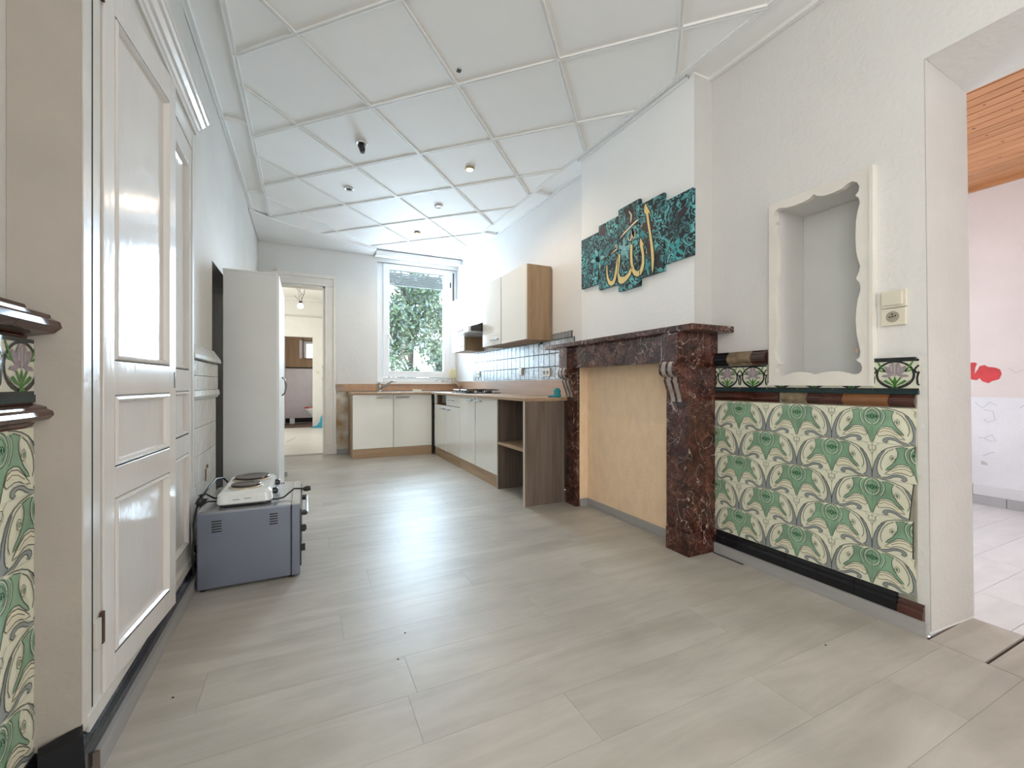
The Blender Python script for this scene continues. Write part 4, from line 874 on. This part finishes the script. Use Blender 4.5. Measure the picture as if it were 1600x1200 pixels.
MB().lathe([(.030, .006), (.030, .012), (.022, .02), (.020, .075), (.022, .08), (.018, .10)], (.99, 6.52, WT), 16).build('body', chrome, t, smooth=True)
MB().tube([(.99, 6.50, WT + .04), (1.06, 6.40, WT + .10), (1.13, 6.32, WT + .155), (1.165, 6.285, WT + .150)], [.014, .013, .012, .013], 10).build('spout', chrome, t, smooth=True)
MB().tube([(.985, 6.52, WT + .10), (.975, 6.52, WT + .125), (1.02, 6.50, WT + .14)], [.016, .012, .008], 10).build('lever', chrome, t, smooth=True)
tag(MB().prism(rr(1.40, 1.52, 6.16, 6.22, .01), lambda p, t_: (p[0], p[1], t_), WT + .008, WT + .036).build('sponge', mat('pale_sponge', (.74, .72, .58), .9, bump=.5), None, bevel=.004), 'pale rectangular sponge lying on the sink drainer', 'sponge')

# gas hob
t = thing('gas_hob', 'black four-burner gas hob set into the worktop', 'hob', (1.95, 5.12, WT))
MB().prism(rr(1.72, 2.18, 4.84, 5.40, .02), lambda p, t_: (p[0], p[1], t_), WT, WT + .009).build('hob_plate', black, t)
for (cx, cy) in ((1.83, 4.98), (2.07, 4.98), (1.83, 5.26), (2.07, 5.26)):
    b_ = MB().lathe([(.045, .009), (.040, .022), (.028, .024), (.026, .032), (.004, .033)], (cx, cy, WT), 16).build('burner', black, t)
for cy in (4.98, 5.26):
    g = MB()
    for cx in (1.83, 2.07):
        for k in range(4):
            a = k * pi / 2 + pi / 4; g.tube([(cx + .03 * cos(a), cy + .03 * sin(a), WT + .045), (cx + .095 * cos(a), cy + .095 * sin(a), WT + .045), (cx + .10 * cos(a), cy + .10 * sin(a), WT + .010)], .006, 6)
    for (a, b) in (((1.745, cy - .115), (2.155, cy - .115)), ((1.745, cy + .115), (2.155, cy + .115)), ((1.745, cy - .115), (1.745, cy + .115)), ((2.155, cy - .115), (2.155, cy + .115))): g.tube([(a[0], a[1], WT + .042), (b[0], b[1], WT + .042)], .006, 6)
    g.build('pan_support', black, t)
for k in range(4): MB().cyl((1.74, 4.95 + .10 * k, WT + .009), (1.74, 4.95 + .10 * k, WT + .025), .014, 10).build('knob', chrome, t)
# teal cloth at the mantel
cl = MB(); cxy = on('z', WT, 880, 620)
cl.lathe([(.030, 0), (.036, .015), (.026, .035), (.032, .055), (.020, .075), (.006, .082)], (1.972, 3.20, WT), 9); cl.lathe([(.03, 0), (.034, .006), (.02, .014)], (1.955, 3.27, WT), 8)
tag(cl.build('cloth', mat('teal_cloth', (.04, .36, .42), .9, var=.4, vscale=60), None, smooth=True), 'crumpled teal cloth on the end of the worktop against the mantelpiece', 'cloth')

B(2.2425, XR, 3.34, 5.93, 1.046, 1.44).box(2.2425, XR, 3.38, 3.76, 1.44, 1.50).build('mosaic_grout', mat('dark_grout', (.07, .075, .08), .8), wall_right)
# mosaic tiles behind the worktop
for r in range(4):
    z0 = 1.047 + r * .1305
    yt = 3.34 if r < 3 else 3.38
    k = 0
    while yt < 5.92:
        y1 = yt + .110
        zt = z0 + .1265 if r < 3 else z0 + (.06 if yt < 3.75 else .05)
        if not (r == 3 and yt > 3.76): B(2.236, 2.249, yt + .0035, y1 - .0035, z0 + .002, zt - .002).build('tile', mosaic, wall_right, bevel=.0015)
        yt = y1
def dsocket(label, yc, z0, w_, h_, n):
    t = thing('wall_socket' if n else 'wall_switch', label, 'socket' if n else 'switch', (2.235, yc, z0))
    B(2.224, 2.2359, yc - w_ / 2, yc + w_ / 2, z0, z0 + h_).build('plate', ivory, t, bevel=.002)
    for k in range(n): MB().cyl((2.2225, yc + (k - (n - 1) / 2) * w_ * .46, z0 + h_ / 2), (2.224, yc + (k - (n - 1) / 2) * w_ * .46, z0 + h_ / 2), .020, 14).build('socket_hole', black, t)
    if not n: B(2.218, 2.225, yc - w_ / 2 + .008, yc + w_ / 2 - .008, z0 + .01, z0 + h_ - .01).build('rocker', ivory, t)
dsocket('ivory double socket on the silver tiles nearest the mantelpiece', 3.83, 1.075, .15, .085, 2)
dsocket('small ivory switch at the middle of the silver tiles', 4.41, 1.10, .085, .085, 0)
dsocket('ivory double socket on the silver tiles near the window', 5.76, 1.10, .15, .08, 2)
t = thing('gas_tap_stub', 'small dark pipe stub sticking out of the tiles under the wall cupboards', 'pipe', (2.22, 3.95, 1.40))
MB().tube([(2.236, 3.93, 1.425), (2.215, 3.93, 1.425)], .010, 8).build('pipe', black, t)
MB().tube([(2.218, 3.90, 1.440), (2.218, 3.965, 1.405)], .006, 6).build('lever', black, t)
# boiler connection box and pipes in the corner
t = thing('pipe_box', 'yellowed box with bent pipes beneath it in the corner right of the window', 'pipe', (2.2, 6.60, WT))
B(2.08, 2.19, 6.60, 6.66, 1.09, 1.24).build('housing', mat('yellowed_plastic', (.66, .60, .38), .5), t, bevel=.01)
for k in range(2):
    MB().tube([(2.12 + .05 * k, 6.62, 1.09), (2.11 + .05 * k, 6.58, 1.06), (2.12 + .05 * k, 6.45, 1.02), (2.16 + .03 * k, 6.35, .97), (2.155 + .035 * k, 6.33, WT + .016)], .011, 8).build('pipe', mat('brown_pipe', (.30, .19, .12), .5), t, smooth=True)
MB().tube([(1.88, 6.70, 1.045), (1.92, 6.70, 1.08), (1.97, 6.69, 1.085), (2.00, 6.68, 1.05), (1.96, 6.68, 1.042), (2.05, 6.66, 1.04), (2.10, 6.66, 1.10)], .007, 8).build('hose', chrome, t, smooth=True)
tag(B(.505, .555, YB - .01, YB, 1.20, 1.24).build('wall_plate', ivory, None, bevel=.002), 'small ivory wall plate between the back doorway and the window', 'switch')

# ------------------------------------------------------------------ wall cupboards and hood
def wallcab(label, y0, y1, z0, z1, h=None, ends=False, X=1.945):
    t = thing('wall_cupboard', label, 'cupboard', (2.1, (y0 + y1) / 2, z0), 'glossy white wall cupboards')
    MB().box(X + .018, 2.235 if z0 > 1.5 or y0 > 3.75 else 2.235, y0, y0 + .016, z0, z1).box(X + .018, 2.235, y1 - .016, y1, z0, z1).box(X + .018, 2.235, y0 + .016, y1 - .016, z0, z0 + .016).box(X + .018, 2.235, y0 + .016, y1 - .016, z1 - .016, z1).box(2.225, 2.235, y0 + .016, y1 - .016, z0 + .016, z1 - .016).build('carcass', oakm, t)
    d = B(X, X + .017, y0 + .002, y1 - .002, z0 + .002, z1 - .002).build('door', cabw, t, bevel=.0015)
    if h: handle(d, (X, h[0], h[2]), (X, h[1], h[2]), (-1, 0, 0))
    return t
wallcab('nearest glossy white wall cupboard, its oak-look side facing the room', 3.737, 4.314, 1.438, 2.178)
wallcab('second wall cupboard from the front, beside the cooker hood', 4.340, 4.868, 1.442, 2.180, (4.37, 4.58, 1.50))
wallcab('short wall cupboard mounted above the cooker hood', 4.878, 5.540, 1.745, 2.188)
wallcab('farthest wall cupboard, between the cooker hood and the window', 5.548, 6.06, 1.455, 2.20, (5.62, 5.76, 1.52))
t = thing('cooker_hood', 'slim cooker hood with black side and silver control strip below the short cupboard', 'cooker hood', (2.0, 5.2, 1.63))
MB().prism([(2.235, 1.64), (1.80, 1.64), (1.80, 1.70), (1.95, 1.742), (2.235, 1.742)], lambda p, t_: (p[0], t_, p[1]), 4.89, 5.535).build('body', black, t)
f = MB().box(1.765, 1.80, 4.885, 5.54, 1.632, 1.698).build('control_strip', mat('silver_strip', (.66, .67, .68), .25, .6), t, bevel=.003)
B(1.763, 1.7655, 4.91, 5.05, 1.64, 1.69).build('logo_plate', mat('dark_strip', (.10, .10, .11), .3), f)
for k in range(3): MB().cyl((1.757, 5.10 + .08 * k, 1.665), (1.766, 5.10 + .08 * k, 1.665), .012, 10).build('button', black, f)
MB().box(1.80, 2.23, 4.90, 5.53, 1.630, 1.640).build('filter', mat('filter_grey', (.35, .36, .37), .4, .8), t)

# ------------------------------------------------------------------ ceiling spots, rail, marks
ringm = mat('spot_ring', (.75, .75, .74), .3, .3)
spots = [((565, 224), 'dangling dark spotlight hanging out of the ceiling, nearest to the cupboard', 'hang'), ((734, 264), 'lit warm spotlight in the ceiling', 'lit'), ((545, 295), 'unlit ceiling spotlight farther back on the left', 'off'), ((685, 322.5), 'unlit white-ringed ceiling spotlight on the right', 'off'), ((652, 364), 'farthest ceiling spotlight, nearest the window', 'half')]
for (px, py), lab, md in spots:
    r_ = ray(px, py); tt = (2.82 - 1 - .01) / (r_.z - .0205 * r_.y); P = Vector((0, 0, 1)) + r_ * tt
    z = zc(P.y); t = thing('ceiling_spotlight', lab, 'spotlight', (P.x, P.y, z), 'recessed ceiling spotlights')
    if md in ('off', 'hang'):
        MB().lathe([(.024, -.002), (.044, -.004), (.046, -.012), (.038, -.018), (.026, -.012)], (P.x, P.y, z), 22).build('ring', ringm, t)
        MB().lathe([(.022, -.006), (.025, -.013), (.004, -.013)], (P.x, P.y, z), 16).build('socket', black, t)
    else:
        MB().lathe([(.024, -.002), (.040, -.004), (.042, -.012), (.034, -.020), (.026, -.012)], (P.x, P.y, z), 22).build('ring', mat('brass_ring', (.55, .42, .25), .3, .6), t)
        MB().lathe([(.027, -.008), (.027, -.020), (.015, -.026), (.003, -.027)], (P.x, P.y, z), 16).build('lamp', mat('lamp_on' if md == 'lit' else 'lamp_dim', (1, .95, .85), .3, emit=(1, .86, .62), es=6 if md == 'lit' else 1.2), t)
        sl = bpy.data.lights.new('spot_beam', 'SPOT'); sl.energy = 17 if md == 'lit' else 19; sl.color = (1, .78, .55); sl.spot_size = radians(165); sl.spot_blend = .6; sl.shadow_soft_size = .03
        so_ = bpy.data.objects.new('spot_beam', sl); COL.objects.link(so_); so_.location = (P.x, P.y, z - .04)
    if md == 'hang':
        MB().tube([(P.x, P.y, z - .01), (P.x - .004, P.y, z - .03), (P.x + .004, P.y - .004, z - .055), (P.x + .006, P.y - .006, z - .085)], [.018, .026, .024, .016], 12).build('bulb_holder', black, t)
P = Vector((.831, 2.46)); z = zc(P.y)
tag(B(P.x - .012, P.x + .012, P.y - .012, P.y + .012, z - .005, z).build('hook_plate', black, None), 'tiny square black plate on the ceiling near its centre', 'plate')
t = thing('curtain_rail', 'thin grey curtain rail on the back wall above the doorway', 'rail', (0, 6.67, 2.93))
railm = mat('rail_grey', (.45, .43, .40), .4)
MB().box(-.55, .45, 6.665, 6.675, 2.928, 2.940).build('rail', railm, t); MB().box(-.36, -.345, 6.66, 6.70, 2.93, 2.962).build('bracket', black, t); MB().box(-.556, -.545, 6.655, 6.685, 2.92, 2.948).build('end_cap', black, t)

# ------------------------------------------------------------------ back doorway and annex
dr = struct('door_1', (-.05, YB, 0))
def casing(x0, x1, z0, z1):
    m = MB(); m.box(x0, x1, YB - .022, YB, z0, z1); return m
# architrave with stepped mouldings
for (a, b, th) in ((.262, .412, .018), (.372, .412, .034), (.262, .285, .028)): B(a, b, YB - th, YB, 0 if a > .27 else 0, 2.385 if a < .3 else 2.50).build('architrave', creamp, dr, bevel=.003)
B(.258, .418, YB - .042, YB, 0, .13).build('architrave_block', creamp, dr, bevel=.004)
for (z0, z1, th, x1) in ((2.385, 2.535, .018, .40), (2.495, 2.54, .036, .414), (2.385, 2.41, .028, .285)): B(-.50, x1, YB - th, YB, z0, z1).build('architrave', creamp, dr, bevel=.003)
B(.236, .262, YB - .01, YB + .16, 0, 2.385).build('jamb', creamp, dr); B(-.36, .262, YB - .01, YB + .16, 2.36, 2.385).build('jamb', creamp, dr)
B(-.38, -.36, YB - .01, YB + .16, 0, 2.385).build('jamb', creamp, dr)
for zz in (1.05, 1.22): B(.2335, .236, YB + .01, YB + .025, zz, zz + .05).build('latch_hole', darkgap, dr)
B(-.36, .236, YB + .01, YB + .03, 0, .004).build('threshold', mat('threshold', (.25, .22, .18), .6), dr)
tag(B(-.375, -.335, YB - .062, YB - .037, 2.545, 2.60).build('contact_sensor', ivory, None), 'small white sensor box on top of the back door casing', 'sensor')

annex = struct('wall_annex', (0, 11.2, 0))
aw = mat('annex_wall', (.80, .79, .74), .7, var=.03)
AY = 11.2; AX0, AX1 = -.415, .175
m = MB(); m.box(-2.1, AX0, AY, AY + .12, 0, 2.98); m.box(AX0, AX1, AY, AY + .12, 2.10, 2.98); m.box(AX1, .62, AY, AY + .12, 0, 2.98); m.box(.50, .62, 6.86, AY, 0, 2.98); m.box(-2.2, -2.1, 6.86, 12.5, 0, 2.98); m.box(-2.2, -.75, 6.86, 6.95, 0, 3.0)
m.build('wall_panel', aw, annex)
B(-2.1, .5, 11.17, 11.2, 2.56, 2.585).build('picture_rail', mat('annex_rail', (.62, .61, .57), .6), annex)
B(-2.1, .5, 11.12, 11.2, 2.93, 2.98).build('cornice', aw, annex)
B(-2.2, .62, 6.86, 12.6, 2.98, 3.05).build('ceiling_annex', aw, kind='structure')
B(-2.2, .62, 6.86, 11.0, -.1, -.002).build('floor_annex', wood('annex_floor_wood', (.60, .58, .52), (.70, .68, .63), 'x', .3, 7, .0), kind='structure')
B(-2.2, .62, 11.0, 12.6, -.1, -.001).build('floor_toilet', mat('dark_wood_floor', (.17, .10, .06), .6, var=.3), kind='structure')
tw = struct('wall_toilet', (0, 12.35, 0))
m = MB(); m.box(-1.2, .95, 12.35, 12.45, 0, 2.98); m.box(AX0 - .1, AX0 - .02, AY + .12, 12.35, 0, 2.98); m.box(.85, .95, AY + .12, 12.35, 0, 2.98); m.build('wall_panel', mat('toilet_wall', (.72, .62, .57), .7, var=.05), tw)
B(-.45, .85, 12.33, 12.35, .02, .13).build('skirting', darkgap, tw)
xx = -.46
brn = wood('brown_cladding', (.27, .155, .07), (.36, .215, .11), 'z', .5, 12, .12)
while xx < .40:
    if xx + .115 < -.02: B(xx + .002, xx + .113, 12.335, 12.35, 1.42, 2.3).build('cladding_board', brn, tw)
    else:
        B(xx + .002, xx + .113, 12.335, 12.35, 1.42, 1.66).build('cladding_board', brn, tw); B(xx + .002, xx + .113, 12.335, 12.35, 2.12, 2.3).build('cladding_board', brn, tw)
    xx += .115
B(-.46, .4, 12.325, 12.335, 1.40, 1.43).build('dark_bead', darkgap, tw)
wn = struct('window_2', (.1, 12.33, 1.66))
MB().box(-.03, .30, 12.315, 12.335, 1.645, 1.665).box(-.03, -.012, 12.315, 12.335, 1.66, 2.12).box(-.03, .30, 12.315, 12.335, 2.10, 2.12).build('window_frame', mat('brown_frame', (.16, .07, .04), .5), wn)
MB().box(-.012, .30, 12.325, 12.335, 1.665, 2.10).build('window_reveal', mat('reveal', (.55, .50, .44), .6), wn)
MB().box(.05, .30, 12.321, 12.325, 1.675, 2.03).build('pane', mat('bright_pane', (.9, .9, .9), .3, emit=(1, 1, 1), es=1.6), wn)
# toilet
t = thing('toilet', 'white toilet with a red lid seen through the back doorway', 'toilet', (.28, 11.85, 0))
def ell(cx, cy, a, b, z, n=20): return [(cx + a * cos(2 * pi * k / n), cy + b * sin(2 * pi * k / n), z) for k in range(n)]
def loft(m, rings, mi=0):
    n = len(rings[0]); m.add([v for r in rings for v in r], [(i * n + k, i * n + (k + 1) % n, (i + 1) * n + (k + 1) % n, (i + 1) * n + k) for i in range(len(rings) - 1) for k in range(n)] + [tuple(range(n)), tuple((len(rings) - 1) * n + k for k in range(n))], mi); return m
loft(MB(), [ell(.34, 11.8, .13, .11, 0), ell(.33, 11.8, .11, .10, .12), ell(.28, 11.8, .17, .14, .26), ell(.25, 11.8, .24, .18, .37), ell(.25, 11.8, .25, .19, .40)]).build('bowl', enamel, t, smooth=True)
loft(MB(), [ell(.25, 11.8, .255, .195, .402), ell(.25, 11.8, .25, .19, .43)]).build('lid', mat('red_lid', (.45, .02, .03), .35), t)
B(.50, .68, 11.62, 11.98, .38, .78).build('cistern', enamel, t, bevel=.02)
B(.47, .60, 11.72, 11.88, 0, .38).build('cistern_foot', enamel, t)
tag(B(-.33, -.22, 12.1, 12.2, 0, .14).build('waste_bin', enamel, None, bevel=.01), 'small white bin against the black skirting in the far toilet room', 'bin')
t = thing('blue_cloth', 'turquoise cloth draped on the floor by the far wall in the annex', 'cloth', (.30, 10.9, 0))
m = MB(); pts = [(-.14, 0), (-.10, .03), (-.02, .04), (.04, .12), (.07, .24), (.12, .31), (.20, .31), (.21, .2), (.20, .06), (.16, 0)]
m.prism(pts, lambda p, t_: (.27 + p[0], 10.85 + t_ - .1 * p[1] * 0, p[1]), 0, .09); m.build('fabric', mat('turquoise_cloth', (.05, .38, .50), .8, var=.2, vscale=20), t, bevel=.012)
tag(B(.25, .32, 11.185, 11.2, 1.24, 1.31).build('wall_plate', ivory, None), 'ivory switch on the annex wall beside the toilet doorway', 'switch')
tag(B(.33, .41, 11.17, 11.2, .82, .90).build('paper_holder', enamel, None), 'white box low on the annex wall beside the toilet doorway', 'box')
for k in range(4): c = on('z', 0, 450 + 3.4 * k, 690 - 1.9 * k); MB().lathe([(.018, 0), (.014, .004)], (c.x, c.y, 0), 7).build('floor_chip', black, floor if c.y < 6.7 else annex)
t = thing('bare_bulb', 'lit bare bulb hanging on loose wires from the annex ceiling', 'lamp', (-.06, 9.9, 2.98))
LX, LY = -.075, 9.9
MB().lathe([(.09, -.02), (.10, -.008), (.10, 0)], (LX, LY, 2.98), 18).build('ceiling_rose', mat('rose_white', (.8, .8, .78), .5), t)
wm = mat('grey_wire', (.20, .20, .20), .5)
for k, pts in enumerate((((-.07, -.02), (.03, -.12), (-.03, -.2), (.01, -.29)), ((.0, -.02), (-.05, -.16), (.06, -.12), (.01, -.30)), ((.08, -.02), (.07, -.12), (.02, -.22), (.04, -.31)), ((-.11, -.16), (-.04, -.24), (.0, -.27)))):
    MB().tube([(LX + a, LY + .01 * k, 2.98 + b) for a, b in pts], .006, 6).build('wire', wm, t)
MB().cyl((LX, LY, 2.66), (LX, LY, 2.70), .028, 12).build('bulb_holder', black, t)
MB().lathe([(.02, .10), (.028, .09), (.055, .05), (.060, .03), (.045, 0), (.01, -.012)], (LX, LY, 2.565), 16).build('bulb', mat('bulb_glow', (1, .97, .9), .3, emit=(1, .93, .8), es=4), t, smooth=True)

# ------------------------------------------------------------------ side room on the right
floor_s = B(2.5, 5.3, -2.7, 2.7, -.12, -.010).build('floor_side_room', mat('subfloor', (.1, .1, .1), .9), kind='structure')
yy = -1.3; q = 0
while yy < 2.6:
    x = 2.576 - [0, .5, .9, .3][q % 4]
    while x < 5.12:
        a, b = max(x, 2.576), min(x + 1.24, 5.12)
        if b - a > .03: B(a + .001, b - .001, yy + .001, yy + .199, -.010, 0).build('plank', sfloor, floor_s)
        x += 1.24
    yy += .2; q += 1
ws = struct('wall_side_room', (5.1, 0, 0))
m = MB(); m.box(5.1, 5.25, -2.7, 2.7, 0, .89, 1); m.box(5.1, 5.25, -2.7, 2.7, .89, 2.75, 0); m.box(2.574, 5.1, 2.6, 2.7, 0, 2.75, 0)
m.box(2.574, 2.9, -2.7, -2.55, 0, 2.75, 0); m.box(4.9, 5.1, -2.7, -2.55, 0, 2.75, 0); m.box(2.9, 4.9, -2.7, -2.55, 0, 2.75, 0)
m.build('wall_panel', [sideup, sidelo], ws)
yy = -.5
while yy < 2.55:
    B(5.076, 5.1, yy + .002, yy + .298, .075, .155).build('skirting_tile', mat('white_skirting_tile', (.66, .66, .67), .3, rnd=.05, var=.03), ws)
    B(5.060, 5.1, yy + .1 + .002, yy + .1 + .298, 0, .074).build('skirting_tile', mat('grey_skirting_tile', (.42, .42, .43), .35, rnd=.05, var=.05), ws); yy += .3
def sr(x, y): p = on('x', 5.097, 1500 + x / 4.29, 540 + y / 4.29); return (p.y, p.z)
blot = [(60, 115), (100, 113), (112, 120), (100, 150), (96, 190), (118, 160), (130, 138), (165, 130), (185, 142), (240, 148), (268, 160), (278, 190), (262, 225), (215, 238), (190, 252), (150, 240), (130, 218), (112, 232), (80, 228), (60, 215)]
MB().flat([sr(*p) for p in blot], lambda p: (5.0985, p[0], p[1])).build('red_paint_blotch', redp, ws)
MB().flat([sr(*p) for p in ((140, 772), (160, 775), (188, 795), (180, 802), (142, 795))], lambda p: (5.0985, p[0], p[1])).build('plaster_chip', mat('chip_grey', (.5, .5, .48), .8), ws)
for s in (((120, 615), (160, 620), (215, 600), (240, 640), (200, 640), (165, 625)), ((100, 380), (150, 420), (200, 380), (240, 400)), ((160, 430), (220, 440), (235, 500), (180, 515), (160, 490)), ((150, 740), (200, 720), (230, 715)), ((320, 150), (370, 180), (420, 165)), ((400, 420), (429, 400))):
    MB().ribbon([sr(*p) for p in s], .004, lambda p: (5.0985, p[0], p[1])).build('plaster_scratch', mat('scratch', (.48, .47, .50), .8), ws)
cs = struct('ceiling_side_room', (4, 0, 2.65))
B(2.5, 5.25, -2.7, 2.7, 2.672, 2.75).build('backing', mat('backing', (.12, .06, .03), .9), cs)
x = 2.58
while x < 5.08:
    m = MB(); m.box(x + .004, x + .088, -1.2, 2.6, 2.652, 2.672); m.build('cladding_board', pinew, cs, bevel=.004); x += .092
B(5.06, 5.1, -1.2, 2.6, 2.62, 2.655).build('cladding_bead', pinew, cs)
rk = random.Random(4)
knot = mat('pine_knot', (.07, .02, .01), .5)
for _ in range(60):
    k = rk.randrange(27); xx = 2.58 + .092 * k + rk.uniform(.02, .07); yk = rk.uniform(.8, 2.5)
    MB().lathe([(rk.uniform(.006, .012), 0), (.003, .0006)], (xx, yk, 2.6512), 8).build('knot', knot, cs)
